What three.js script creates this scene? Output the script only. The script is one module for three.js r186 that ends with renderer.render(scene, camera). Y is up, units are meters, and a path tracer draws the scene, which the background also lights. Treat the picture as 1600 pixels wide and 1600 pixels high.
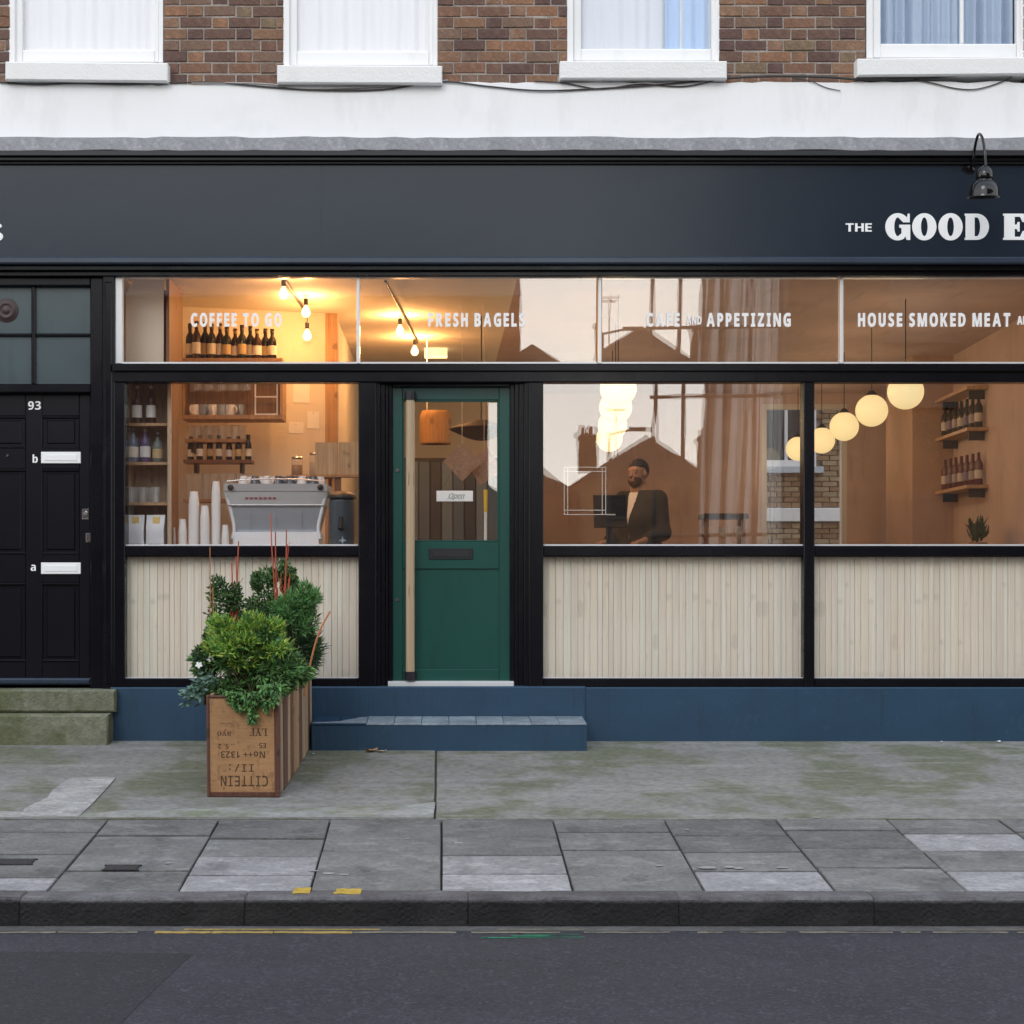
import * as THREE from 'three';
import { FontLoader } from 'three/addons/loaders/FontLoader.js';
import { mergeGeometries, toCreasedNormals } from 'three/addons/utils/BufferGeometryUtils.js';
import { MarchingCubes } from 'three/addons/objects/MarchingCubes.js';

// ------------------------------------------------------------------ camera, sky, sun, exposure
const scene = new THREE.Scene();
const EYE = 1.187, DIST = 11, FOC = 2475;           // eye height over the foot of the shopfront, metres to the shopfront, focal length in photo pixels
const camera = new THREE.PerspectiveCamera(2 * Math.atan(800 / FOC) * 180 / Math.PI, 1, 0.1, 400);
camera.position.set(0, EYE, DIST);
camera.lookAt(0, EYE, 0);
camera.setViewOffset(1600, 1600, 110, -90, 1600, 1600);   // shift lens: verticals stay upright
camera.updateProjectionMatrix();

const renderer = new THREE.WebGLRenderer({ antialias: true });
renderer.setSize(1024, 1024);
renderer.toneMapping = THREE.LinearToneMapping;
renderer.toneMappingExposure = 1.24;
renderer.shadowMap.enabled = true;

let seed = 12345;
const rnd = () => { seed = (seed + 0x6d2b79f5) | 0; let t = Math.imul(seed ^ (seed >>> 15), 1 | seed); t = (t + Math.imul(t ^ (t >>> 7), 61 | t)) ^ t; return ((t ^ (t >>> 14)) >>> 0) / 4294967296; };
const rr = (a, b) => a + (b - a) * rnd();
const pick = (a) => a[Math.floor(rnd() * a.length)];
const clamp = (x, a = 0, b = 1) => Math.min(b, Math.max(a, x));
const sstep = (a, b, x) => { const t = clamp((x - a) / (b - a)); return t * t * (3 - 2 * t); };
const hash = (x, y, s = 0) => { let h = Math.imul(x | 0, 374761393) ^ Math.imul(y | 0, 668265263) ^ Math.imul(s | 0, 1274126177); h = Math.imul(h ^ (h >>> 13), 1274126177); return ((h ^ (h >>> 16)) >>> 0) / 4294967296; };
function vnoise(x, y, px, py, s) {                 // value noise, repeating after px, py cells
  const x0 = Math.floor(x), y0 = Math.floor(y), fx = x - x0, fy = y - y0;
  const u = fx * fx * (3 - 2 * fx), v = fy * fy * (3 - 2 * fy), m = (a, n) => ((a % n) + n) % n;
  const a = hash(m(x0, px), m(y0, py), s), b = hash(m(x0 + 1, px), m(y0, py), s), c = hash(m(x0, px), m(y0 + 1, py), s), d = hash(m(x0 + 1, px), m(y0 + 1, py), s);
  return (a * (1 - u) + b * u) * (1 - v) + (c * (1 - u) + d * u) * v;
}
function fbm(u, v, fx, fy, oct, s) { let r = 0, a = 0.5, n = 0; for (let o = 0; o < oct; o++) { r += a * vnoise(u * fx, v * fy, fx, fy, s + o * 17); n += a; a *= 0.55; fx *= 2; fy *= 2; } return r / n; }

// dusk sky: cool grey-blue overhead, a pale warm band where the sun has gone down across the street
{
  const W = 512, H = 256, d = new Float32Array(W * H * 4);
  for (let j = 0; j < H; j++) for (let i = 0; i < W; i++) {
    const e = ((j + 0.5) / H - 0.5) * Math.PI, az = ((i + 0.5) / W - 0.5) * 2 * Math.PI, dx = Math.cos(az), dz = Math.sin(az);
    const t = Math.pow(clamp(e / (Math.PI / 2)), 0.6), glow = 0.5 + 0.5 * (dz * 0.97 - dx * 0.24);
    const g = 1 + 1.4 * glow * glow * Math.exp(-Math.max(e, 0) * 2.4);
    const hz = [1.36, 1.3, 1.14], ze = [0.8, 0.97, 1.28];
    const cl = 0.92 + 0.16 * fbm((i + 0.5) / W, (j + 0.5) / H, 6, 14, 4, 3);
    const k = (j * W + i) * 4;
    for (let c = 0; c < 3; c++) d[k + c] = e > 0 ? (hz[c] * (1 - t) + ze[c] * t) * g * cl : 0.12;
    d[k + 3] = 1;
  }
  const tex = new THREE.DataTexture(d, W, H, THREE.RGBAFormat, THREE.FloatType);
  tex.mapping = THREE.EquirectangularReflectionMapping; tex.magFilter = tex.minFilter = THREE.LinearFilter; tex.needsUpdate = true;
  scene.background = tex; scene.environment = tex;
}
const sun = new THREE.DirectionalLight(new THREE.Color(1, 0.95, 0.87), 0.6);
sun.position.set(-7, 14, 16); sun.target.position.set(0, 1.5, 0); sun.castShadow = true; sun.shadow.radius = 45;
Object.assign(sun.shadow.camera, { left: -12, right: 12, top: 12, bottom: -12, near: 1, far: 60 });
scene.add(sun, sun.target);

// ------------------------------------------------------------------ helpers
const X = (px, z = 0) => (px - 690) * (DIST - z) / FOC;         // metres from a measurement on the photo, for something standing at depth z
const Y = (py, z = 0) => EYE + (890 - py) * (DIST - z) / FOC;
const taken = new Map();
function numbered(n) { const k = taken.get(n) || 0; taken.set(n, k + 1); return k ? `${n}_${String(k).padStart(3, '0')}` : n; }
function thing(name, label, category, pos = [0, 0, 0], turn = 0, group) {
  const o = new THREE.Group(); o.name = numbered(name); o.position.set(...pos); o.rotation.y = turn; o.userData = { label, category };
  if (group) o.userData.group = group;
  scene.add(o); return o;
}
function part(name, geo, m, parent, pos, rot) {
  const o = new THREE.Mesh(geo, m); o.name = name; o.castShadow = o.receiveShadow = true;
  if (pos) o.position.set(...pos);
  if (rot) o.rotation.set(...rot);
  parent.add(o); return o;
}
function solo(name, geo, m, label, category, pos, group, rot) {
  const o = part(numbered(name), geo, m, scene, pos, rot); o.userData = { label, category };
  if (group) o.userData.group = group;
  return o;
}
function struct(name, geo, m, pos) { const o = part(numbered(name), geo, m, scene, pos); o.userData = { kind: 'structure', label: name.replace(/_/g, ' '), category: name.split('_').pop() }; return o; }
function uvm(g, ou = 0, ov = 0) {                   // uv in metres, by the way each face points
  if (g.index) g = g.toNonIndexed();
  const p = g.attributes.position; if (!g.attributes.normal) g.computeVertexNormals();
  const uv = new Float32Array(p.count * 2), a = new THREE.Vector3(), b = new THREE.Vector3(), c = new THREE.Vector3();
  for (let i = 0; i < p.count; i += 3) {
    a.fromBufferAttribute(p, i); b.fromBufferAttribute(p, i + 1).sub(a); c.fromBufferAttribute(p, i + 2).sub(a); b.cross(c);
    const x = Math.abs(b.x), y = Math.abs(b.y), z = Math.abs(b.z);
    for (let k = i; k < i + 3; k++) {
      const P = [p.getX(k), p.getY(k), p.getZ(k)];
      const [u, v] = z >= x && z >= y ? [P[0], P[1]] : x >= y ? [P[2], P[1]] : [P[0], P[2]];
      uv[k * 2] = u + ou; uv[k * 2 + 1] = v + ov;
    }
  }
  g.setAttribute('uv', new THREE.BufferAttribute(uv, 2)); return g;
}
// a box whose front (+z) edges are chamfered; centred in x and y, front face at z = 0, back at z = -d
function cbox(w, h, d, bv = 0.004, jit = 0) {
  bv = Math.min(bv, w * 0.3, h * 0.3, d * 0.5);
  const x = w / 2, y = h / 2, j = () => (jit ? rr(-jit, jit) : 0), P = [];
  const f = [[-1, -1], [1, -1], [1, 1], [-1, 1]];
  const A = f.map(([a, b]) => [a * (x - bv) + j(), b * (y - bv) + j(), j() * 0.6]), Bq = f.map(([a, b]) => [a * x + j() * 0.7, b * y + j() * 0.7, -bv]), C = f.map(([a, b]) => [a * x, b * y, -d]);
  const quad = (p, q, r, s) => P.push(...p, ...q, ...r, ...p, ...r, ...s);
  quad(...A);
  for (let i = 0; i < 4; i++) { const n = (i + 1) % 4; quad(A[i], Bq[i], Bq[n], A[n]); quad(Bq[i], C[i], C[n], Bq[n]); }
  quad(C[3], C[2], C[1], C[0]);
  const g = new THREE.BufferGeometry(); g.setAttribute('position', new THREE.BufferAttribute(new Float32Array(P), 3)); g.computeVertexNormals();
  return uvm(g, rnd() * 5, rnd() * 5);
}
const box = (w, h, d, ou = rnd() * 5, ov = rnd() * 5) => uvm(new THREE.BoxGeometry(w, h, d), ou, ov);
// a piece of the front measured on the photo: edges in photo pixels, front face at depth z, thickness d
function F(name, x0, y0, x1, y1, z, d, m, parent, bv = 0.004) {
  return part(name, cbox(X(x1, z) - X(x0, z), Y(y0, z) - Y(y1, z), d, bv), m, parent, [(X(x0, z) + X(x1, z)) / 2, (Y(y0, z) + Y(y1, z)) / 2, z]);
}
const at = (g, x, y, z, rx = 0, ry = 0, rz = 0) => { g = g.clone(); g.applyMatrix4(new THREE.Matrix4().compose(new THREE.Vector3(x, y, z), new THREE.Quaternion().setFromEuler(new THREE.Euler(rx, ry, rz)), new THREE.Vector3(1, 1, 1))); return g; };
const merge = (gs) => mergeGeometries(gs.map((g) => { g = g.index ? g.toNonIndexed() : g; if (!g.attributes.uv) uvm(g); for (const k of Object.keys(g.attributes)) if (!['position', 'normal', 'uv', 'color'].includes(k)) g.deleteAttribute(k); return g; }));
const lathe = (pts, n = 20) => new THREE.LatheGeometry(pts.map(([r, y]) => new THREE.Vector2(r, y)), n);
const tube = (pts, r, n = 24, rs = 8) => new THREE.TubeGeometry(new THREE.CatmullRomCurve3(pts.map((p) => new THREE.Vector3(...p))), n, r, rs);
function rod(a, b, r, n = 8, r2 = r) {
  const A = new THREE.Vector3(...a), D = new THREE.Vector3(...b).sub(A), L = D.length();
  const g = new THREE.CylinderGeometry(r2, r, L, n); g.translate(0, L / 2, 0);
  g.applyQuaternion(new THREE.Quaternion().setFromUnitVectors(new THREE.Vector3(0, 1, 0), D.normalize())); g.translate(...a); return g;
}
function poly(pts, depth, bev = 0) {
  const s = new THREE.Shape(pts.map((p) => new THREE.Vector2(...p)));
  return uvm(new THREE.ExtrudeGeometry(s, { depth, bevelEnabled: bev > 0, bevelSize: bev, bevelThickness: bev, bevelSegments: 1 }));
}

// ------------------------------------------------------------------ textures and materials
const toS = (c) => 255 * (c <= 0.0031308 ? 12.92 * c : 1.055 * Math.pow(c, 1 / 2.4) - 0.055);
function tex(W, H, size, fn, colour = true) {       // fn(u, v) gives linear rgb (or one number); size: metres the picture covers
  const d = new Uint8Array(W * H * 4);
  for (let j = 0; j < H; j++) for (let i = 0; i < W; i++) {
    const c = fn((i + 0.5) / W, (j + 0.5) / H), k = (j * W + i) * 4;
    for (let n = 0; n < 3; n++) { const x = clamp(typeof c === 'number' ? c : c[n]); d[k + n] = colour ? toS(x) : x * 255; }
    d[k + 3] = 255;
  }
  const t = new THREE.DataTexture(d, W, H); if (colour) t.colorSpace = THREE.SRGBColorSpace;
  t.wrapS = t.wrapT = THREE.RepeatWrapping; t.magFilter = THREE.LinearFilter; t.minFilter = THREE.LinearMipmapLinearFilter; t.generateMipmaps = true;
  const [sx, sy] = Array.isArray(size) ? size : [size, size];
  t.repeat.set(1 / sx, 1 / sy); t.needsUpdate = true; return t;
}
const lin = (r, g, b) => new THREE.Color().setRGB(r, g, b);
const M = (c, rough, o = {}) => new THREE.MeshPhysicalMaterial({ color: Array.isArray(c) ? lin(...c) : c, roughness: rough, ...o });
const mix = (a, b, t) => a.map((x, i) => x + (b[i] - x) * t);

const grainT = tex(512, 512, 0.7, (u, v) => 0.38 + 0.62 * (0.5 * fbm(u, v, 12, 12, 5, 1) + 0.5 * fbm(u, v, 60, 60, 3, 2)) + 0.12 * sstep(0.6, 0.7, fbm(u, v, 20, 30, 3, 7)));
const grainB = tex(512, 512, 0.5, (u, v) => fbm(u, v, 40, 40, 3, 5), false);
const paintT = tex(512, 512, [2.3, 1.9], (u, v) => 0.72 + 0.28 * fbm(u, v, 7, 5, 5, 11) - 0.1 * sstep(0.62, 0.8, fbm(u, v, 34, 3, 3, 14)));
const paintB = tex(512, 512, 0.8, (u, v) => 0.6 * fbm(u, v, 5, 5, 3, 21) + 0.4 * fbm(u, v, 60, 8, 2, 22), false);
const rendT = tex(512, 512, [3.1, 1.7], (u, v) => { const s = sstep(0.56, 0.8, fbm(u, v, 26, 5, 4, 31)); return mix([1, 1, 1], [0.86, 0.86, 0.85], 0.35 * s + 0.35 * sstep(0.5, 0.9, fbm(u, v, 9, 9, 4, 33))); });
const concT = tex(1024, 1024, 3.6, (u, v) => {
  const a = fbm(u, v, 5, 7, 6, 41), b = fbm(u, v, 9, 9, 5, 43), f = fbm(u, v, 120, 120, 2, 44), st = sstep(0.55, 0.75, fbm(u, v, 8, 40, 4, 47));
  let c = mix([0.165, 0.165, 0.155], [0.275, 0.27, 0.25], a); c = mix(c, [0.125, 0.135, 0.085], 0.85 * sstep(0.46, 0.66, b)); c = mix(c, [0.3, 0.3, 0.295], 0.35 * st);
  const k = (0.72 + 0.5 * f) * (hash(Math.floor(u * 1024), Math.floor(v * 1024), 5) > 0.992 ? 0.55 : 1); return c.map((x) => x * k);
});
const slabT = tex(512, 512, 1.7, (u, v) => { const f = fbm(u, v, 110, 110, 2, 52), k = (0.42 + 0.5 * fbm(u, v, 6, 9, 6, 51)) * (0.7 + 0.48 * f) + 0.2 * sstep(0.6, 0.72, fbm(u, v, 14, 34, 4, 57)) - 0.13 * sstep(0.62, 0.72, fbm(u, v, 12, 12, 5, 58)); return [k, k, k * 0.99]; });
const asphT = tex(1024, 1024, 2.3, (u, v) => {
  const st = sstep(0.66, 0.8, vnoise(u * 210, v * 210, 210, 210, 61)), dk = sstep(0.7, 0.85, vnoise(u * 190, v * 190, 190, 190, 67)), wr = fbm(u, v, 3, 6, 5, 62), k = (0.02 + 0.026 * wr + 0.012 * fbm(u, v, 90, 90, 2, 63)) * (1 - 0.35 * dk) + 0.036 * st * (0.25 + vnoise(u * 40, v * 40, 40, 40, 69)); return [k, k, k * 1.2];
});
const asphB = tex(512, 512, 0.5, (u, v) => 0.5 * fbm(u, v, 70, 70, 2, 65) + 0.5 * hash(Math.floor(u * 256), Math.floor(v * 256), 66), false);
function woodT(size, s, lo, hi, knots = 0) {
  return tex(256, 1024, size, (u, v) => {
    const w = fbm(u, v, 3, 2, 3, s + 3) * 0.6, g = fbm(u + w * 0.12, v, 26, 2, 4, s), f = fbm(u, v, 90, 6, 2, s + 5);
    let c = mix(lo, hi, clamp(0.65 * g + 0.35 * f)); const k = sstep(0.77, 0.86, fbm(u, v, 5, 9, 2, s + 9)) * knots; return mix(c, lo.map((x) => x * 0.45), k);
  });
}
const slatT = woodT([0.5, 1.1], 71, [0.62, 0.58, 0.53], [0.9, 0.88, 0.84], 0.22);
const plankT = woodT([0.4, 0.9], 91, [0.35, 0.3, 0.25], [0.95, 0.9, 0.84], 0.6);
const fasciaT = tex(512, 512, [3.7, 1.3], (u, v) => 0.8 + 0.2 * fbm(u, v, 5, 4, 6, 111));
const fasciaB = tex(256, 256, 1.7, (u, v) => fbm(u, v, 4, 4, 3, 115), false);
const waveB = tex(256, 256, 1.9, (u, v) => fbm(u, v, 7, 5, 2, 121), false);
const blueT = tex(512, 512, [1.9, 1.3], (u, v) => { const k = 0.7 + 0.3 * fbm(u, v, 8, 6, 6, 131); const ch = sstep(0.7, 0.76, fbm(u, v, 30, 22, 4, 133)), sc = sstep(0.66, 0.8, fbm(u, v, 60, 5, 3, 135)); return mix(mix([k, k, k], [1.6, 1.15, 1.0], 0.5 * ch), [0.55, 0.55, 0.5], 0.4 * sc); });
const scuffR = tex(256, 256, 1.3, (u, v) => 0.75 + 0.5 * (fbm(u, v, 6, 6, 4, 101) - 0.5), false);

const black = M([0.005, 0.005, 0.008], 0.34, { specularIntensity: 0.5, map: paintT, bumpMap: paintB, bumpScale: 0.0006, roughnessMap: scuffR });
const blackDeep = M([0.009, 0.009, 0.012], 0.5, { map: paintT });
const fasciaM = M([0.012, 0.021, 0.036], 0.26, { specularIntensity: 0.7, map: fasciaT, bumpMap: fasciaB, bumpScale: 0.002 });
const ledgeM = M([0.03, 0.046, 0.075], 0.3, { map: paintT });
const white = M([0.8, 0.8, 0.8], 0.5, { map: rendT });
const renderM = M([0.83, 0.83, 0.84], 0.85, { map: rendT, bumpMap: paintB, bumpScale: 0.003 });
const sillM = M([0.78, 0.78, 0.77], 0.8, { map: rendT, bumpMap: grainB, bumpScale: 0.002 });
const leadM = M([0.4, 0.41, 0.44], 0.6, { map: grainT, bumpMap: paintB, bumpScale: 0.004 });
const mortarM = M([0.45, 0.4, 0.36], 0.95, { map: grainT, bumpMap: grainB, bumpScale: 0.004 });
const brickMs = [[0.21, 0.1, 0.062], [0.17, 0.083, 0.056], [0.25, 0.13, 0.08], [0.145, 0.075, 0.055], [0.23, 0.115, 0.068], [0.19, 0.105, 0.072], [0.12, 0.062, 0.05], [0.27, 0.125, 0.07], [0.2, 0.125, 0.075]].map((c) => M([c[0] * 1.3, c[1] * 1.45, c[2] * 1.5], 0.92, { map: grainT, bumpMap: grainB, bumpScale: 0.004 }));
const blueM = M([0.017, 0.058, 0.112], 0.5, { map: blueT, bumpMap: paintB, bumpScale: 0.003 });
const treadM = M([0.017, 0.058, 0.112], 0.3, { map: blueT, bumpMap: paintB, bumpScale: 0.002 });   // the step's blue on the first two tread tiles
const paleTileM = M([0.34, 0.41, 0.48], 0.55, { map: slabT });   // paler blue-grey for the remaining tread tiles
const greenM = M([0.004, 0.068, 0.053], 0.33, { map: paintT, bumpMap: paintB, bumpScale: 0.0006 });
const alu = M([0.72, 0.72, 0.72], 0.3, { map: rendT, metalness: 0.2 });
const glass = M([1, 1, 1], 0.0, { transmission: 1, thickness: 0, ior: 1.96, bumpMap: waveB, bumpScale: 0.00042 });
const glassUp = M([1, 1, 1], 0.0, { transmission: 1, thickness: 0, ior: 1.52 });
const clear = M([0.97, 0.98, 0.98], 0.02, { transmission: 0.92, thickness: 0, ior: 1.5 });
const steel = M([0.62, 0.63, 0.65], 0.24, { metalness: 0.9 });
const chrome = M([0.75, 0.75, 0.76], 0.15, { metalness: 1 });
const paper = M([0.8, 0.8, 0.79], 0.6);
const letterM = M([0.88, 0.88, 0.88], 0.5);
const stoneM = M([0.27, 0.27, 0.215], 0.9, { map: concT, color: lin(0.85, 0.87, 0.66), bumpMap: grainB, bumpScale: 0.004 });
const concM = M([1, 1, 1], 0.9, { map: concT, bumpMap: grainB, bumpScale: 0.004 });
const concM2 = M([0.98, 0.98, 0.98], 0.9, { map: (() => { const t = concT.clone(); t.offset.set(0.37, 0.61); t.needsUpdate = true; return t; })(), bumpMap: grainB, bumpScale: 0.004 });
const slabMs = [0.225, 0.19, 0.25, 0.21, 0.235].map((k, i) => M([k * 0.99, k * 0.99, k * 0.97], 0.85, { map: slabT, bumpMap: grainB, bumpScale: 0.003 }));
const slabPale = [0.42, 0.37].map((k) => M([k, k * 0.99, k * 1.02], 0.8, { map: slabT, bumpMap: grainB, bumpScale: 0.003 }));
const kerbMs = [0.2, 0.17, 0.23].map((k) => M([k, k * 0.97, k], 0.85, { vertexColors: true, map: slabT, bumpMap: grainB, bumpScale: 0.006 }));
const roadM = M([0.74, 0.73, 0.78], 0.82, { map: asphT, bumpMap: asphB, bumpScale: 0.004 });
const roadDark = M([0.46, 0.46, 0.49], 0.85, { map: asphT, bumpMap: asphB, bumpScale: 0.003 });
const wallCream = M([0.72, 0.66, 0.56], 0.85, { map: rendT, bumpMap: paintB, bumpScale: 0.002 });
const wallBrown = M([0.52, 0.38, 0.33], 0.9, { map: paintT, bumpMap: grainB, bumpScale: 0.002 });
const oakM = M([0.62, 0.4, 0.22], 0.6, { map: plankT });
const plyM = M([0.75, 0.62, 0.46], 0.6, { map: plankT });
const walnutM = M([0.3, 0.16, 0.085], 0.55, { map: plankT });
const floorM = M([0.3, 0.2, 0.13], 0.5, { map: plankT });

// ------------------------------------------------------------------ lettering
const sans = await new FontLoader().loadAsync('fonts/droid/droid_sans_bold.typeface.json');
const serif = await new FontLoader().loadAsync('fonts/droid/droid_serif_bold.typeface.json');
function lettering(str, w, h, gap, font = sans, depth = 0.002, small = {}, bold = 0) {   // fits the writing into w x h metres, letters spaced by gap (share of the height)
  let x = 0; const gs = []; const H = new THREE.ShapeGeometry(font.generateShapes('H', 1)); H.computeBoundingBox(); const cap = H.boundingBox.max.y;
  [...str].forEach((ch, i) => {
    if (ch === ' ') { x += 0.5; return; }
    const k = small[i] || 1, g = new THREE.ExtrudeGeometry(font.generateShapes(ch, 1), { depth: 1, bevelEnabled: bold > 0, bevelSize: bold, bevelThickness: 0.01, bevelSegments: 1, curveSegments: 6 });
    g.computeBoundingBox(); const b = g.boundingBox;
    g.translate(-b.min.x, 0, 0); g.scale(k, k, 1); g.translate(x, k < 1 ? (1 - k) * cap * 0.4 : 0, 0); x += (b.max.x - b.min.x) * k + gap; gs.push(g);
  });
  const g = merge(gs); g.scale(w / (x - gap), h / cap, depth); return g;
}

// ------------------------------------------------------------------ the ground, the road, the pavement
const KZ0 = 3.79, KZ1 = 3.92, ROADY = -0.405, S1 = Math.atan(0.066), S2 = Math.atan(0.089);   // the forecourt and the pavement fall towards the road
{
  struct('ground', uvm(new THREE.PlaneGeometry(320, 320).rotateX(-Math.PI / 2)), M([0.12, 0.12, 0.11], 0.95, { map: grainT }), [0, ROADY - 0.05, 0]);
  const road = struct('road', box(60, 0.04, 7.0, 0, 0), roadM, [0, ROADY - 0.02, KZ1 + 3.5]);
  road.userData.label = 'dark grey asphalt road';
  const RZ = (z) => z - KZ1 - 3.5, flat = (pts, t) => poly(pts, t).rotateX(-Math.PI / 2);
  part('asphalt_patch', flat([[-9, -1.9], [-1.2, -1.9], [-1.14, -1.2], [-1.09, -0.6], [-1.03, -0.02], [-1.6, 0.02], [-3, -0.02], [-9, 0.02]], 0.0012), roadDark, road, [0, 0.0202, RZ(4.42)]);
  // gutter strip and what is left of the double yellow line
  const yell = M([0.5, 0.35, 0.1], 0.8, { map: grainT }), yell2 = M([0.3, 0.27, 0.2], 0.85, { map: grainT });
  part('gutter', box(60, 0.004, 0.1), M([0.14, 0.135, 0.13], 0.9, { map: slabT, bumpMap: grainB, bumpScale: 0.003 }), road, [0, 0.0185, RZ(KZ1 + 0.05)]);
  let x = -4.6;
  while (x < 4.9) {                                   // worn strips of paint, broken and uneven
    const bright = x > -1.45 && x < -0.52, L = bright ? rr(0.22, 0.4) : rr(0.08, 0.5), gap = bright ? 0.004 : rr(0.0, 0.12), w = bright ? 0.032 : rr(0.008, 0.02), n = 9, top = [], bot = [];
    for (let k = 0; k <= n; k++) { top.push([x + L * k / n, w / 2 + rr(-0.006, 0.006)]); bot.push([x + L * k / n, -w / 2 + rr(-0.006, 0.006)]); }
    top.reverse();
    part('yellow_line', flat([...bot, ...top], 0.0025), bright ? yell : yell2, road, [0, 0.0215, RZ(4.06)]);
    if (bright || rnd() < 0.3) part('yellow_line', flat([...bot, ...top].map(([a, b]) => [a + 0.12, b * 0.4]), 0.0025), bright ? yell : yell2, road, [0, 0.0218, RZ(4.005)]);
    x += L + gap;
  }
  const gm = M([0.03, 0.2, 0.11], 0.85, { map: grainT });
  for (const [a, b, z, w] of [[0.17, 0.62, 4.15, 0.012], [0.3, 0.47, 4.125, 0.03], [0.36, 0.6, 4.1, 0.01], [0.2, 0.32, 4.165, 0.02]]) {
    const n = 8, t = [], o = []; for (let k = 0; k <= n; k++) { const w2 = w * rr(0.3, 1); t.push([a + (b - a) * k / n, w2 / 2]); o.push([a + (b - a) * k / n, -w2 / 2]); }
    part('green_spray_mark', flat([...o, ...t.reverse()], 0.002), gm, road, [0, 0.0205 + rr(0, 0.001), RZ(z)]);
  }
  // kerb of long stones
  const kerb = struct('kerb', box(20, 0.1, 0.1), M([0.03, 0.03, 0.03], 0.95), [0, -0.36, (KZ0 + KZ1) / 2 - 0.012]);
  kerb.userData.label = 'row of dark granite kerb stones';
  const kx = [-6.85, -5.85, -4.85, -3.85, -2.85, -1.885, -0.879, 0.12, 1.06, 1.93, 2.85, 3.85, 4.85, 5.85, 6.85];
  for (let i = 0; i + 1 < kx.length; i++) {
    const w = kx[i + 1] - kx[i] - 0.012, r = 0.02, dz = KZ1 - KZ0 + rr(-0.004, 0.004), h = 0.16;
    const s = new THREE.Shape(); s.moveTo(0, -h); s.lineTo(dz + 0.008, -h); s.lineTo(dz, -r); s.quadraticCurveTo(dz, 0, dz - r, 0); s.lineTo(0, 0); s.closePath();
    const g = new THREE.ExtrudeGeometry(s, { depth: w, bevelEnabled: true, bevelSize: 0.006, bevelThickness: 0.006, bevelSegments: 1, curveSegments: 3, steps: 10 }); g.rotateY(-Math.PI / 2);
    const p = g.attributes.position; for (let k = 0; k < p.count; k++) { const n = vnoise(p.getX(k) * 9 + i * 31, p.getY(k) * 22 + 40, 999, 999, 8) - 0.5; p.setZ(k, p.getZ(k) + n * 0.007); p.setY(k, p.getY(k) + n * 0.005); }
    g.computeVertexNormals();
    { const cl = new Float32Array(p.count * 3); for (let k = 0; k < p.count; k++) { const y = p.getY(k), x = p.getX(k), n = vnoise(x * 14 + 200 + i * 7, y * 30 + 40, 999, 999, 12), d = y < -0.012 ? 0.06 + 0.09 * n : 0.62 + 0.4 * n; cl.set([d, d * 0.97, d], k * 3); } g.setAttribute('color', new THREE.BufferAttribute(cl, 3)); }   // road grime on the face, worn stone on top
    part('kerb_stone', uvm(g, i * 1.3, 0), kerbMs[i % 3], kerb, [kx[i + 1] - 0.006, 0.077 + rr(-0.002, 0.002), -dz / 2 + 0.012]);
  }
  // paving slabs: columns of 0.6 m, cross joints differ from column to column
  const pav = struct('pavement', box(20, 0.05, KZ0 - 2.44).translate(0, -0.045, (KZ0 - 2.44) / 2), M([0.03, 0.03, 0.028], 0.95), [0, -0.16, 2.43]);
  pav.userData.label = 'pavement of grey concrete slabs'; pav.rotation.x = S2;
  const zp = (py) => { const q = py - 890; return (11 * q - 2798.5) / (q + 220.3) - 2.43; };
  const J = { '-4': [1312, 1342, 1372], '-3': [1300, 1335, 1372], '-2': [1305, 1361], '-1': [1310, 1338, 1368], 0: [1330], 1: [1308, 1337, 1366], 2: [1300, 1328], 3: [1305, 1331, 1361], 4: [1297, 1325, 1356], 5: [1302, 1329, 1361], 6: [1300, 1330, 1360], 7: [1310, 1340, 1370] };
  const pale = new Set(['-1:2', '-1:3', '1:2', '1:3', '3:3', '5:1', '5:3', '-3:3', '6:2']), LEN = KZ0 - 2.43 - 0.004;
  for (let c = -9; c < 11; c++) {
    const js = [0.012, ...(J[c] || [1305, 1335, 1365]).map(zp), LEN];
    for (let k = 0; k + 1 < js.length; k++) {
      const w = 0.6 - 0.011, d = js[k + 1] - js[k] - 0.024, g = cbox(w, d, 0.05, 0.004, 0.0022); g.rotateX(-Math.PI / 2);
      const m = pale.has(`${c}:${k}`) ? slabPale[(c + k + 20) % 2] : slabMs[Math.floor(hash(c, k, 9) * 5)];
      part('paving_slab', g, m, pav, [(c - 1) * 0.6 + 0.3, rr(-0.003, 0.002), (js[k] + js[k + 1]) / 2], [rr(-0.004, 0.004), 0, rr(-0.003, 0.003)]);
    }
  }
  const ym = M([0.62, 0.42, 0.06], 0.75, { map: grainT }), wm = M([0.42, 0.42, 0.41], 0.85, { map: grainT });
  const blot = (x, z, w, d, m, n = 14, y = 0.0028) => { const pts = []; for (let k = 0; k < n; k++) { const a = k / n * 2 * Math.PI, sq = 1 / Math.max(Math.abs(Math.cos(a)), Math.abs(Math.sin(a))); pts.push([Math.cos(a) * sq * w / 2 * rr(0.82, 1.05), Math.sin(a) * sq * d / 2 * rr(0.75, 1.08)]); } part('paint_mark', flat(pts, 0.0012), m, pav, [x, y + rr(0, 0.0008), z]); };
  blot(-0.635, LEN + 0.02, 0.08, 0.1, ym, 16, 0.0105); blot(-0.425, LEN + 0.035, 0.125, 0.09, ym, 16, 0.0105);
  for (const [px, py, w] of [[490, 1362, 0.05], [512, 1366, 0.06], [537, 1368, 0.05], [1105, 1357, 0.08], [1140, 1356, 0.05], [1155, 1358, 0.05], [1222, 1357, 0.06], [1275, 1278, 0.05], [1030, 1354, 0.03], [637, 1312, 0.02], [716, 1318, 0.05], [262, 1350, 0.03], [1073, 1297, 0.03]]) { const z = zp(py); blot(X(px, z + 2.43), z, w, w * rr(0.3, 0.7), wm, 9); }
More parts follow.
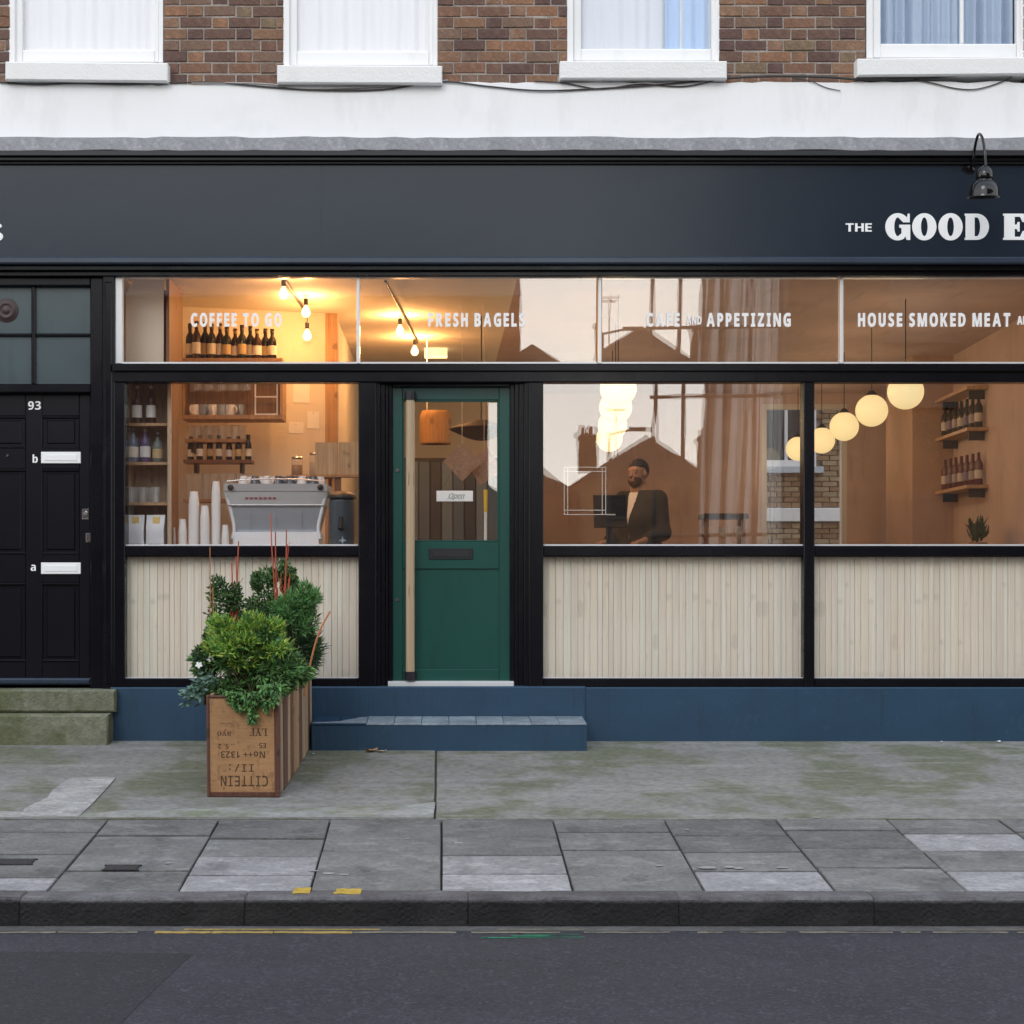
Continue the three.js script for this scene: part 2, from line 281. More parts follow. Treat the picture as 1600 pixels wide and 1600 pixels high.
  // forecourt, two pours with a joint
  const fc = struct('forecourt', box(20, 0.04, 2.42).translate(0, -0.032, 1.215), M([0.05, 0.05, 0.045], 0.95), [0, 0, 0]);
  fc.userData.label = 'mottled concrete forecourt along the shopfront'; fc.rotation.x = S1;
  part('concrete_bay', cbox(5.955, 2.428, 0.05, 0.004).rotateX(-Math.PI / 2), concM2, fc, [-3.02, 0.003, 1.217]);
  part('concrete_bay', cbox(8, 2.428, 0.05, 0.004).rotateX(-Math.PI / 2), concM, fc, [3.97, 0.0, 1.217]);
  const edge = []; for (let k = 0; k <= 30; k++) edge.push([-2.9 + k * 0.0955, 0.07 + 0.2 * sstep(10, 30, k) + 0.12 * vnoise(k * 0.5, 3, 99, 99, 4)]);
  part('trowelled_margin', flat([[-2.9, 0], [-0.046, 0], ...edge.reverse()], 0.0025), M([1.25, 1.28, 1.3], 0.9, { map: concT }), fc, [0, 0.0032, 2.425]);
  part('cement_patch', flat([[-2.29, 0.01], [-1.97, 0.0], [-1.965, 0.3], [-1.97, 0.62], [-1.985, 1.06], [-2.1, 1.08], [-2.26, 1.05], [-2.28, 0.7], [-2.26, 0.5], [-2.31, 0.2]], 0.004), M([0.52, 0.52, 0.51], 0.85, { map: slabT }), fc, [0, 0.006, 2.42]);
  // small iron covers let into the slabs
  const iron = M([0.035, 0.033, 0.035], 0.7, { bumpMap: grainB, bumpScale: 0.004, map: grainT });
  for (const [x, py, w, d, l] of [[-1.535, 1357, 0.16, 0.07, 'small dark iron stopcock cover set across a slab joint'], [-2.07, 1348, 0.17, 0.08, 'small dark iron cover in the paving below the mossy stone steps']]) {
    const z = zp(py), t = thing('stopcock_cover', l, 'utility cover', [x, -0.16 - z * Math.sin(S2) + 0.001, 2.43 + z * Math.cos(S2)], 0); t.rotation.x = S2;
    part('lid', cbox(w, d, 0.006, 0.003).rotateX(-Math.PI / 2), iron, t, [0, 0.007, 0]); part('rim', merge([box(w + 0.02, 0.006, 0.008).translate(0, 0, d / 2 + 0.006), box(w + 0.02, 0.006, 0.008).translate(0, 0, -d / 2 - 0.006)]), iron, t, [0, 0.002, 0]);
  }
  // opposite pavement, only ever seen mirrored in the glass
  const op = struct('opposite_pavement', box(60, 0.14, 2.2), slabMs[2], [0, ROADY + 0.07, KZ1 + 7 + 1.1]); op.userData.label = 'pavement across the road';
}

// ------------------------------------------------------------------ the building with the cafe
const B = thing('cafe_building', 'brick terrace building with white render band, navy fascia and black cafe shopfront', 'building');
const WIN = [{ x0: 13, x1: 255, s0: 8, s1: 262, yr: 78, ys: 97, yb: 126, tilt: 0.006, sh: 0 }, { x0: 442, x1: 684, s0: 433, s1: 691, yr: 80, ys: 102, yb: 130, tilt: 0.003, sh: 0 }, { x0: 886, x1: 1125, s0: 875, s1: 1136, yr: 76, ys: 95, yb: 123, tilt: 0, sh: 0.42 }, { x0: 1354, x1: 1602, s0: 1340, s1: 1618, yr: 68, ys: 90, yb: 117, tilt: -0.006, sh: 1 }];
{
  // upper wall: mortar bed with single bricks in Flemish bond
  const zb = -0.03, y0 = Y(133), y1 = 5.62;
  const piers = [[-330, 13], [255, 442], [684, 886], [1125, 1354], [1602, 1900]];
  const wallG = piers.map(([a, b]) => box(X(b) - X(a), 6.6 - y0, 0.3).translate((X(a) + X(b)) / 2, (6.6 + y0) / 2, zb - 0.157));
  wallG.push(box(X(1900) - X(-330), 3.2, 0.3).translate((X(1900) + X(-330)) / 2, 8.2, zb - 0.157));
  const wall = part('wall', merge(wallG), mortarM, B);
  const P = 0.0795, h = 0.0705, stre = 0.216, head = 0.104, J = 0.009;
  const shapes = {}; const brickG = (w) => { const k = Math.round(w * 100), v = Math.floor(rnd() * 3); return (shapes[`${k}:${v}`] ||= cbox(k / 100, h, 0.06, 0.005, 0.003)); };
  for (const [a, b] of piers) {
    const xa = Math.max(X(a), -3.45), xb = Math.min(X(b), 4.35);
    for (let c = 0, y = y0 + 0.012; y < y1; c++, y += P) {
      let x = xa + (a < 0 ? -hash(c, 1) * 0.1 : 0), k = c % 2;
      while (x < xb - 0.02) {
        let w = k % 2 ? head : stre; if (x + w > xb - 0.035) w = xb - x;
        if (k === c % 2 && c % 2 === 0 && a > 0) w = Math.min(w, 0.158);
        const geo = brickG(w), tone = clamp(hash(Math.round(x * 90), c, 4) * 0.8 + 0.35 * (vnoise(x * 2.2 + 50, y * 4, 999, 999, 6) - 0.3));
        const m = part('brick', geo, brickMs[Math.floor(tone * 8.99)], wall, [x + w / 2, y + h / 2 + rr(-0.003, 0.003), zb + rr(-0.004, 0.004)], [0, 0, rr(-0.006, 0.006)]);
        m.scale.x = w / (Math.round(w * 100) / 100);
        x += w + J; k++;
      }
    }
  }
  // white rendered band, its top edge ragged against the bricks
  const pts = []; for (let k = 0; k <= 120; k++) { const px = -330 + 2230 * k / 120; pts.push([X(px), Y(127 + 4 * vnoise(k * 0.9, 1, 999, 999, 3) + (px > 240 && px < 445 ? 4 : 0))]); }
  part('render_band', poly([[X(-330), Y(222)], [X(1900), Y(222)], ...pts.reverse()], 0.2), renderM, B, [0, 0, -0.19]);
  // lead flashing and the boxed cornice over the fascia
  const lp = []; for (let k = 0; k <= 80; k++) lp.push([X(-330 + 2230 * k / 80, 0.1), Y(216 + 3.5 * vnoise(k * 0.8, 5, 999, 999, 7), 0.1)]);
  const lq = []; for (let k = 0; k <= 80; k++) lq.push([X(-330 + 2230 * k / 80, 0.14), Y(233 + 3 * vnoise(k * 1.1, 9, 999, 999, 7), 0.14)]);
  part('flashing', poly([...lq, ...lp.reverse()], 0.13, 0.004), leadM, B, [0, 0, 0.012]);
  F('cornice', -330, 235, 1900, 243, 0.17, 0.2, blackDeep, B, 0.003);
  F('cornice', -330, 245, 1900, 251, 0.14, 0.2, black, B, 0.006);
  F('cornice', -330, 242, 1900, 256, 0.115, 0.15, blackDeep, B, 0.003);
  const fasc = F('fascia', -330, 254, 1900, 404, 0.09, 0.12, fasciaM, B);
  F('fascia_ledge', -330, 401, 1900, 412, 0.12, 0.12, ledgeM, B, 0.01);
  F('fascia_ledge', -330, 411, 1900, 422, 0.07, 0.1, black, B, 0.004);
  F('head_rail', -330, 420, 1900, 431, 0.03, 0.12, black, B, 0.004);
  // panel joints of the fascia: narrow grooves' cover strips
  for (const px of [502, 1140]) F('panel_joint', px - 1.5, 258, px + 1.5, 400, 0.0915, 0.01, fasciaM, B, 0.0008);
  // sign writing
  const ell = (a, b, t0, t1, n = 14) => Array.from({ length: n + 1 }, (_, k) => { const t = (t0 + (t1 - t0) * k / n) * Math.PI / 180; return [a * Math.cos(t), b * Math.sin(t)]; });
  const glyph = {
    O: [ell(0.5, 0.52, 0, 352, 30), ell(0.14, 0.36, 0, 345, 18)],
    D: [[[-0.5, 0.5], [0, 0.5], ...ell(0.5, 0.5, 80, -80, 14), [0, -0.5], [-0.5, -0.5], [-0.5, -0.42], [-0.46, -0.42], [-0.46, 0.42], [-0.5, 0.42]], [[-0.09, 0.36], ...ell(0.14, 0.36, 80, -80, 10), [-0.09, -0.36]]],
    G: [[...ell(0.5, 0.52, 42, 300, 22), [0.3, -0.36], [0.36, -0.5], [0.5, -0.5], [0.5, 0.08], [0.06, 0.08], [0.06, -0.02], [0.15, -0.06], [0.15, -0.25], ...ell(0.14, 0.36, 300, 60, 14), [0.22, 0.17], [0.48, 0.17], [0.48, 0.5], [0.4, 0.5]]],
    E: [[[-0.5, 0.5], [0.44, 0.5], [0.44, 0.18], [0.37, 0.18], [0.26, 0.38], [0.02, 0.38], [0.02, 0.08], [0.12, 0.09], [0.15, 0.18], [0.24, 0.18], [0.24, -0.18], [0.15, -0.18], [0.12, -0.09], [0.02, -0.08], [0.02, -0.38], [0.26, -0.38], [0.38, -0.16], [0.46, -0.16], [0.46, -0.5], [-0.5, -0.5], [-0.5, -0.42], [-0.45, -0.42], [-0.45, 0.42], [-0.5, 0.42]]],
  };
  for (const [ch, a, b] of [['G', 1383, 1422], ['O', 1425, 1463], ['O', 1466, 1504], ['D', 1507, 1545], ['E', 1567, 1602]]) {
    const s = new THREE.Shape(glyph[ch][0].map((p) => new THREE.Vector2(...p))); if (glyph[ch][1]) s.holes.push(new THREE.Path(glyph[ch][1].map((p) => new THREE.Vector2(...p))));
    const g = new THREE.ExtrudeGeometry(s, { depth: 1, bevelEnabled: false }); g.scale(X(b, 0.09) - X(a, 0.09), Y(334, 0.09) - Y(375, 0.09), 0.004);
    const o = part('sign_letter', uvm(g), letterM, B, [(X(a, 0.09) + X(b, 0.09)) / 2, Y(354.5, 0.09), 0.0905]); o.userData.label = `white painted sign letter ${ch}`;
  }
  part('sign_lettering', lettering('THE', X(1362, 0.09) - X(1321, 0.09), Y(349, 0.09) - Y(362, 0.09), 0.12, sans, 0.003), letterM, B, [X(1321, 0.09), Y(362, 0.09), 0.0905]);
  part('sign_lettering', lettering('S', 0.15, Y(349, 0.09) - Y(378, 0.09), 0.1, serif, 0.003), letterM, B, [X(5, 0.09) - 0.15, Y(378, 0.09), 0.0905]);

  // four sash windows upstairs
  for (const w of WIN) {
    const sw = new THREE.Group(); sw.name = 'sash_window'; B.add(sw);
    const zf = -0.035, zs = 0.07, top = -260;
    const sill = F('sill', w.s0, w.ys, w.s1, w.yb, zs, 0.2, sillM, sw, 0.008); sill.rotation.z = -w.tilt * 1.6;
    F('frame', w.x0, top, w.x0 + 10, w.ys + 1, zf, 0.12, white, sw); F('frame', w.x1 - 7, top, w.x1, w.ys + 1, zf, 0.12, white, sw);
    F('frame', w.x0 + 10, top - 20, w.x1 - 7, top, zf, 0.12, white, sw);
    F('sash', w.x0 + 10, top, w.x0 + 22, w.ys, zf - 0.03, 0.05, white, sw); F('sash', w.x1 - 13, top, w.x1 - 7, w.ys, zf - 0.03, 0.05, white, sw);
    F('bottom_rail', w.x0 + 22, w.yr, w.x1 - 13, w.ys + 1, zf - 0.028, 0.05, white, sw, 0.008);
    if (w.sh === 1) F('glazing_bar', 1501, top, 1506, w.yr, zf - 0.04, 0.03, white, sw);
    F('pane', w.x0 + 20, top, w.x1 - 11, w.yr + 2, zf - 0.055, 0.004, glassUp, sw, 0.0005);
    // curtain of gathered cloth just behind
    const cx0 = X(w.x0 + 14), cx1 = X(w.x1 - 9), n = 160, sheet = new THREE.PlaneGeometry(cx1 - cx0, 1.7, n, 1), p = sheet.attributes.position;
    const amp = w.sh === 1 ? 0.03 : w.sh ? 0.012 : 0.005;
    for (let k = 0; k < p.count; k++) { const x = p.getX(k), q = w.sh === 1 ? 1 : w.sh ? 0.4 + 1.2 * sstep(0.1, 0.3, x) : 1; p.setZ(k, amp * q * (Math.sin(x * 47 + 3 * Math.sin(x * 9 + w.x0)) + 0.5 * Math.sin(x * 101 + w.x0))); }
    sheet.computeVertexNormals();
    const lab = w.sh === 1 ? 'gathered pale blue net curtain behind the sash window with a glazing bar' : w.sh ? 'white curtain with one blue-tinted fold in sash window between two brick piers' : w.x0 < 50 ? 'flat white curtain in the sash window over the black front door' : 'flat white curtain in the sash window over the bottles and the coffee machine';
    solo('curtain', sheet, M(w.sh === 1 ? [0.5, 0.6, 0.75] : w.sh ? [0.68, 0.72, 0.8] : [0.82, 0.83, 0.86], 0.9, { transmission: 0.12, side: THREE.DoubleSide }), lab, 'curtain', [(cx0 + cx1) / 2, Y(w.ys) + 0.84, zf - (w.sh === 1 ? 0.12 : w.sh ? 0.1 : 0.078)], 'curtains in the upper windows');
    if (w.sh > 0 && w.sh < 1) {
      const s2 = new THREE.PlaneGeometry(X(1112) - X(1042), 1.7, 60, 1), q = s2.attributes.position; for (let k = 0; k < q.count; k++) q.setZ(k, 0.014 * Math.sin(q.getX(k) * 70));
      s2.computeVertexNormals(); solo('curtain', s2, M([0.36, 0.52, 0.76], 0.9, { side: THREE.DoubleSide }), 'narrow blue curtain edge beside a white curtain in sash window', 'curtain', [(X(1112) + X(1042)) / 2, Y(w.ys) + 0.84, zf - 0.078], 'curtains in the upper windows');
    }
  }
  part('upper_room_wall', merge([box(X(1900) - X(-330), 3.2, 0.1).translate((X(1900) + X(-330)) / 2, 5.3, -1.5)]), white, B);
}

// shopfront -----------------------------------------------------------------
{
  const bar = (n, x0, y0, x1, y1, z = 0, d = 0.12, m = black, bv = 0.006) => F(n, x0, y0, x1, y1, z, d, m, B, bv);
  // the transom rail, the sill rail, the base rail, the mullions
  bar('transom_rail', 176, 568, 1900, 580, 0.035, 0.14); bar('transom_rail', 176, 579, 1900, 597, 0.012, 0.12);
  bar('mullion', 560, 597, 588, 1075, 0.008, 0.14); bar('mullion', 826, 597, 849, 1075, 0.008, 0.14); bar('mullion', 1256, 597, 1273, 1075, 0.006, 0.12);
  for (const [a, b] of [[194, 560], [849, 1256], [1273, 1900]]) { bar('sill_rail', a, 853, b, 869, 0.0, 0.1); bar('base_rail', a, 1060, b, 1074, 0.002, 0.12); }
  bar('mullion', 178, 597, 195, 1074, 0.004, 0.14);
  // side pilaster of the neighbouring front door
  bar('pilaster', 160, 431, 179, 1078, 0.012, 0.16); bar('pilaster', 163, 440, 175, 1070, 0.02, 0.02, black, 0.008); bar('door_frame', 141, 431, 161, 1078, -0.02, 0.14);
  bar('door_frame', -60, 431, 141, 446, -0.02, 0.14); bar('door_frame', -60, 600, 141, 613, -0.012, 0.12); bar('door_frame', -66, 446, -36, 1078, -0.02, 0.14);
  part('wall', box(1.2, 3.4, 0.3), mortarM, B, [X(-66) - 0.6, 1.7, -0.15]);

  // transom lights: silver frames, glass leaning a little forward, writing on the glass
  const tl = [[187, 557, 'COFFEE TO GO', 298, 440], [562, 932, 'FRESH BAGELS', 669, 820], [940, 1309, 'CAFE AND APPETIZING', 1010, 1236], [1318, 1690, 'HOUSE SMOKED MEAT AND', 1341, 1612]];
  tl.forEach(([a, b, str, ta, tb], i) => {
    const w = new THREE.Group(); w.name = 'transom_window'; B.add(w);
    const z = -0.01;
    F('frame', i ? a - 5 : a - 7, 430, i ? a : a + 4, 568, z, 0.06, alu, w, 0.003); if (i === 3) F('frame', b, 430, b + 5, 568, z, 0.06, alu, w);
    F('frame', i ? a : a + 4, 430, i === 3 ? b : b + 1, 434, z - 0.004, 0.06, alu, w, 0.002);
    F('frame', i ? a : a + 4, 565.5, i === 3 ? b : b + 1, 568.5, z - 0.004, 0.05, alu, w, 0.001);
    const zg = -0.045, W = X(b, zg) - X(a, zg) - 0.006, H = Y(433, zg) - Y(567, zg);
    const gp = part('pane', cbox(W, H, 0.006, 0.0004), glass, w, [(X(a, zg) + X(b, zg)) / 2, (Y(433, zg) + Y(567, zg)) / 2, zg], [0.04, [0.004, -0.006, 0.003, 0][i], 0]);
    const sm = {}; if (i === 2) [5, 6, 7].forEach((k) => (sm[k] = 0.62)); if (i === 3) [18, 19, 20].forEach((k) => (sm[k] = 0.62));
    part('lettering', lettering(str, X(tb, -0.03) - X(ta, -0.03), Y(489.5, -0.03) - Y(509.5, -0.03), 0.3, sans, 0.0015, sm, 0.035), letterM, w, [X(ta, -0.03), Y(509.5, -0.03), -0.036]);
  });

  // the three shop windows, and below each a field of narrow timber strips behind glass
  const tones = [[1, 1, 1], [0.98, 0.95, 0.91], [1, 0.98, 0.94], [0.97, 0.97, 0.98], [0.99, 0.95, 0.93], [0.94, 0.91, 0.88], [0.97, 0.99, 0.97], [1, 0.99, 0.96]].map((c) => M([c[0] * 0.99, c[1] * 0.945, c[2] * 0.86], 0.7, { map: slatT, bumpMap: grainB, bumpScale: 0.001 }));
  const slatG = [0.034, 0.042, 0.048, 0.054].flatMap((w) => [0, 1, 2, 3, 4, 5].map(() => [w, cbox(w - 0.0015, 0.86, 0.02, 0.0022)]));
  [[196, 559, 0.004], [849, 1256, 0.0], [1273, 1690, 0.003]].forEach(([a, b, t], i) => {
    const w = new THREE.Group(); w.name = 'shop_window'; B.add(w);
    const zg = -0.05, xm = (X(a, zg) + X(b, zg)) / 2, W = X(b, zg) - X(a, zg) + 0.01;
    part('pane', cbox(W, Y(597, zg) - Y(853, zg) + 0.01, 0.006, 0.0004), glass, w, [xm, (Y(597, zg) + Y(853, zg)) / 2, zg], [t, [0.004, 0.0, 0.0025][i], 0]);
    F('glazing_bead', a, 850.5, b, 853, -0.03, 0.012, alu, w, 0.001);
    F('glazing_bead', a, 1058.5, b, 1060.5, -0.03, 0.012, alu, w, 0.001);
    const pn = new THREE.Group(); pn.name = 'timber_panel'; B.add(pn);
    part('pane', cbox(W, Y(869, zg) - Y(1060, zg) + 0.01, 0.006, 0.0004), glassUp, pn, [xm, (Y(869, zg) + Y(1060, zg)) / 2, zg], [-0.006, 0, 0]);
    const zs = -0.085, xe = X(b, zs) + 0.01; let x = X(a, zs) - 0.01;
    part('backing_board', box(W + 0.02, 0.9, 0.02), walnutM, pn, [xm, (Y(869) + Y(1060)) / 2, zs - 0.032]);
    while (x < xe) { const [sw, g] = pick(slatG); part('strip', g, tones[Math.floor(clamp(hash(Math.round(x * 300), i, 3) * 0.75 + 0.25 * vnoise(x * 3 + 20, 1, 99, 99, 3)) * 7.99)], pn, [x + sw / 2, (Y(869) + Y(1060)) / 2 - 0.01, zs + rr(-0.002, 0.002)], [0, 0, 0]); x += sw; }
    if (i === 2) F('mullion', 1690, 597, 1900, 1075, 0, 0.3, black, B);
  });

  // painted plinth and the two front steps
  const pl = (x0, x1, z, d) => part('plinth', cbox(X(x1, z) - X(x0, z), Y(1074, z) + 0.04, d, 0.008, 0.001), blueM, B, [(X(x0, z) + X(x1, z)) / 2, (Y(1074, z) - 0.04) / 2, z]);
  pl(172, 520, 0.03, 0.3); pl(905, 1900, 0.03, 0.3);
  const s1 = part('step', cbox(X(915, 0.05) - X(480, 0.05), Y(1073, 0.05) + 0.01, 0.5, 0.01, 0.001), blueM, B, [(X(915, 0.05) + X(480, 0.05)) / 2, (Y(1073, 0.05) - 0.01) / 2, 0.05]);
  { const x0 = X(486, 0.4), x1 = X(917, 0.4), n = 10; part('step', cbox(x1 - x0, 0.2, 0.34, 0.006, 0.001), blueM, B, [(x0 + x1) / 2, 0.047, 0.4]);
    for (let k = 0; k < n; k++) part('tread_tile', cbox((x1 - x0) / n - 0.003, 0.345, 0.012, 0.003, 0.0008).rotateX(-Math.PI / 2), k < 2 ? treadM : paleTileM, B, [x0 + (x1 - x0) * (k + 0.5) / n, 0.166 + rr(0, 0.0012), 0.403 - 0.172], [0.045, 0, 0]);
    // the pale tone runs out in a slanting edge on the first tiles, beside the planter
    const xe = x0 + (x1 - x0) * 0.2; part('pale_wedge', poly([[xe, 0.0], [xe, 0.3], [xe - 0.06, 0.27], [xe - 0.09, 0.2], [xe - 0.14, 0.15], [xe - 0.17, 0.09], [xe - 0.24, 0.06], [xe - 0.33, 0.03], [xe - 0.36, 0.0]], 0.0012).rotateX(-Math.PI / 2), paleTileM, B, [0, 0.1605, 0.4], [0.045, 0, 0]); }
  F('threshold', 606, 1065, 803, 1073, -0.01, 0.15, alu, B, 0.004);

  // stone steps of the black door
  part('stone_step', cbox(1.5, 0.155, 0.42, 0.012, 0.003), stoneM, B, [X(180, 0.1) - 0.75, Y(1078, 0.1) - 0.0775, 0.1]);
  part('stone_step', cbox(1.5, 0.23, 0.4, 0.014, 0.003), stoneM, B, [X(169, 0.2) - 0.75, 0.085, 0.2]);

  // moulded frame round the green door
  for (const [a, b, z] of [[588, 594, -0.02], [594, 602, -0.045], [602, 607, -0.06], [607, 613, -0.075]]) bar('door_moulding', a, 597, b, 1075, z, 0.1, black, 0.004);
  for (const [a, b, z] of [[819, 826, -0.02], [811, 819, -0.045], [804, 811, -0.06], [797, 804, -0.075]]) bar('door_moulding', a, 597, b, 1075, z, 0.1, black, 0.004);
  bar('door_moulding', 613, 590, 797, 604, -0.06, 0.1, black, 0.004);

  // green door
  const d = new THREE.Group(); d.name = 'door'; B.add(d); d.userData.label = 'green half-glazed cafe door with long wooden pull';
  const zd = -0.1;
  F('stile', 613, 604, 629, 1065, zd, 0.045, greenM, d); F('stile', 780, 604, 797, 1065, zd, 0.045, greenM, d);
  F('top_rail', 629, 604, 780, 625, zd - 0.0015, 0.045, greenM, d); F('middle_rail', 629, 847, 780, 889, zd - 0.0015, 0.045, greenM, d); F('bottom_rail', 629, 1046, 780, 1065, zd - 0.0015, 0.045, greenM, d);
  F('panel', 627, 887, 782, 1048, zd - 0.014, 0.02, greenM, d);
  F('pane', 627, 623, 782, 849, zd - 0.02, 0.006, glass, d, 0.0004).rotation.set(-0.01, 0.012, 0);
  for (const [x0, y0, x1, y1] of [[629, 625, 632, 847], [777, 625, 780, 847], [632, 625, 777, 628], [632, 844, 777, 847]]) F('glazing_bead', x0, y0, x1, y1, zd - 0.008, 0.012, greenM, d, 0.003);
  const ls = new THREE.Group(); ls.name = 'letter_slot'; d.add(ls); F('surround', 670, 857, 739, 874, zd + 0.006, 0.008, blackDeep, ls, 0.003); F('flap', 676, 861, 733, 870, zd + 0.009, 0.006, M([0.02, 0.02, 0.022], 0.35), ls, 0.002);
  const hx = X(641, -0.02), ph = new THREE.Group(); ph.name = 'pull_handle'; d.add(ph);
  part('pole', new THREE.CylinderGeometry(0.031, 0.031, Y(620, -0.02) - Y(1054, -0.02), 20), M([0.66, 0.52, 0.36], 0.45, { map: plankT }), ph, [hx, (Y(620, -0.02) + Y(1054, -0.02)) / 2, -0.025]);
  for (const py of [618, 1056]) part('bracket', merge([at(new THREE.CylinderGeometry(0.037, 0.037, 0.06, 20), 0, 0, 0), rod([0, 0, 0], [0, 0, -0.075], 0.016, 10), at(box(0.09, 0.045, 0.008), 0, 0, -0.07)]), blackDeep, ph, [hx, Y(py, -0.02), -0.025]);
  for (const py of [735, 937]) part('lock', new THREE.CylinderGeometry(0.012, 0.012, 0.012, 14).rotateX(Math.PI / 2), chrome, d, [X(620.5, zd), Y(py, zd), zd + 0.004]);

  // black panelled front door, its overlight and its plates
  const f = new THREE.Group(); f.name = 'door'; B.add(f); f.userData.label = 'black six-panel front door numbered 93 with two white letter plates';
  const zf = -0.075, gl = M([0.006, 0.006, 0.01], 0.3, { specularIntensity: 0.6, map: paintT, bumpMap: paintB, bumpScale: 0.0008 });
  for (const [a, b] of [[-36, -18], [40, 66], [124, 141]]) F('stile', a, 613, b, 1068, zf, 0.045, gl, f);
  for (const [a, b] of [[-18, 40], [66, 124]]) {
    for (const [y0, y1] of [[613, 650], [700, 733], [866, 911], [1034, 1068]]) F('rail', a, y0, b, y1, zf - 0.0015, 0.045, gl, f);
    for (const [y0, y1] of [[650, 700], [733, 866], [911, 1034]]) {
      F('panel', a, y0, b, y1, zf - 0.016, 0.02, gl, f); F('raised_field', a + 7, y0 + 7, b - 7, y1 - 7, zf - 0.007, 0.012, gl, f, 0.007);
      F('panel_moulding', a, y0, b, y0 + 3, zf + 0.002, 0.014, gl, f, 0.005); F('panel_moulding', a, y1 - 3, b, y1, zf + 0.002, 0.014, gl, f, 0.005);
    }
  }
  F('weather_bar', -36, 1060, 141, 1070, zf + 0.045, 0.05, ledgeM, f, 0.012);
  for (const [y0, y1] of [[706, 724], [879, 897]]) { const lp = F('letter_plate', 64, y0, 126, y1, zf + 0.012, 0.012, letterM, f, 0.003); part('flap', cbox(0.225, 0.042, 0.004, 0.0015), letterM, lp, [0, 0, 0.0035]); }
  part('number', lettering('93', X(64, zf) - X(44, zf), Y(627, zf) - Y(640, zf), 0.14, sans, 0.003), letterM, f, [X(44, zf), Y(640, zf), zf]);
  part('flat_letter', lettering('b', 0.036, 0.055, 0.1, sans, 0.002), letterM, f, [X(51, zf), Y(723, zf), zf]); part('flat_letter', lettering('a', 0.036, 0.056, 0.1, sans, 0.002), letterM, f, [X(48, zf), Y(892, zf), zf]);
  part('spyhole', new THREE.CylinderGeometry(0.009, 0.011, 0.012, 14).rotateX(Math.PI / 2), chrome, f, [X(12, zf), Y(712, zf), zf + 0.004]);
  const lk = F('lock', 128, 795, 139, 811, zf + 0.008, 0.008, chrome, f, 0.003); part('keyway', new THREE.CylinderGeometry(0.013, 0.015, 0.014, 16).rotateX(Math.PI / 2), steel, lk, [0, 0.006, 0.006]);
  F('lock', 134, 833, 142, 847, zf + 0.008, 0.008, chrome, f, 0.003);
  const ov = new THREE.Group(); ov.name = 'overlight'; B.add(ov); const frost = M([0.075, 0.105, 0.115], 0.22, { map: paintT });
  for (const [a, b] of [[-36, 49], [55, 141]]) for (const [y0, y1] of [[446, 521], [525, 600]]) F('pane', a, y0, b, y1, -0.075, 0.006, frost, ov, 0.0005);
  F('glazing_bar', 49, 446, 55, 600, -0.05, 0.03, black, ov, 0.006); F('glazing_bar', -36, 521, 49, 525, -0.052, 0.028, black, ov, 0.006); F('glazing_bar', 55, 521, 141, 525, -0.052, 0.028, black, ov, 0.006);
  const vent = M([0.05, 0.03, 0.028], 0.5); part('vent', lathe([[0, 0.02], [0.02, 0.02], [0.022, 0.012], [0.04, 0.01], [0.042, 0.018], [0.06, 0.016], [0.062, 0.008], [0.08, 0.008], [0.084, 0]], 28).rotateX(Math.PI / 2), vent, ov, [X(10, -0.07), Y(485, -0.07), -0.074]);
  part('wall', box(0.9, 3.3, 0.05), blackDeep, B, [X(52), 1.9, -0.32]);
}

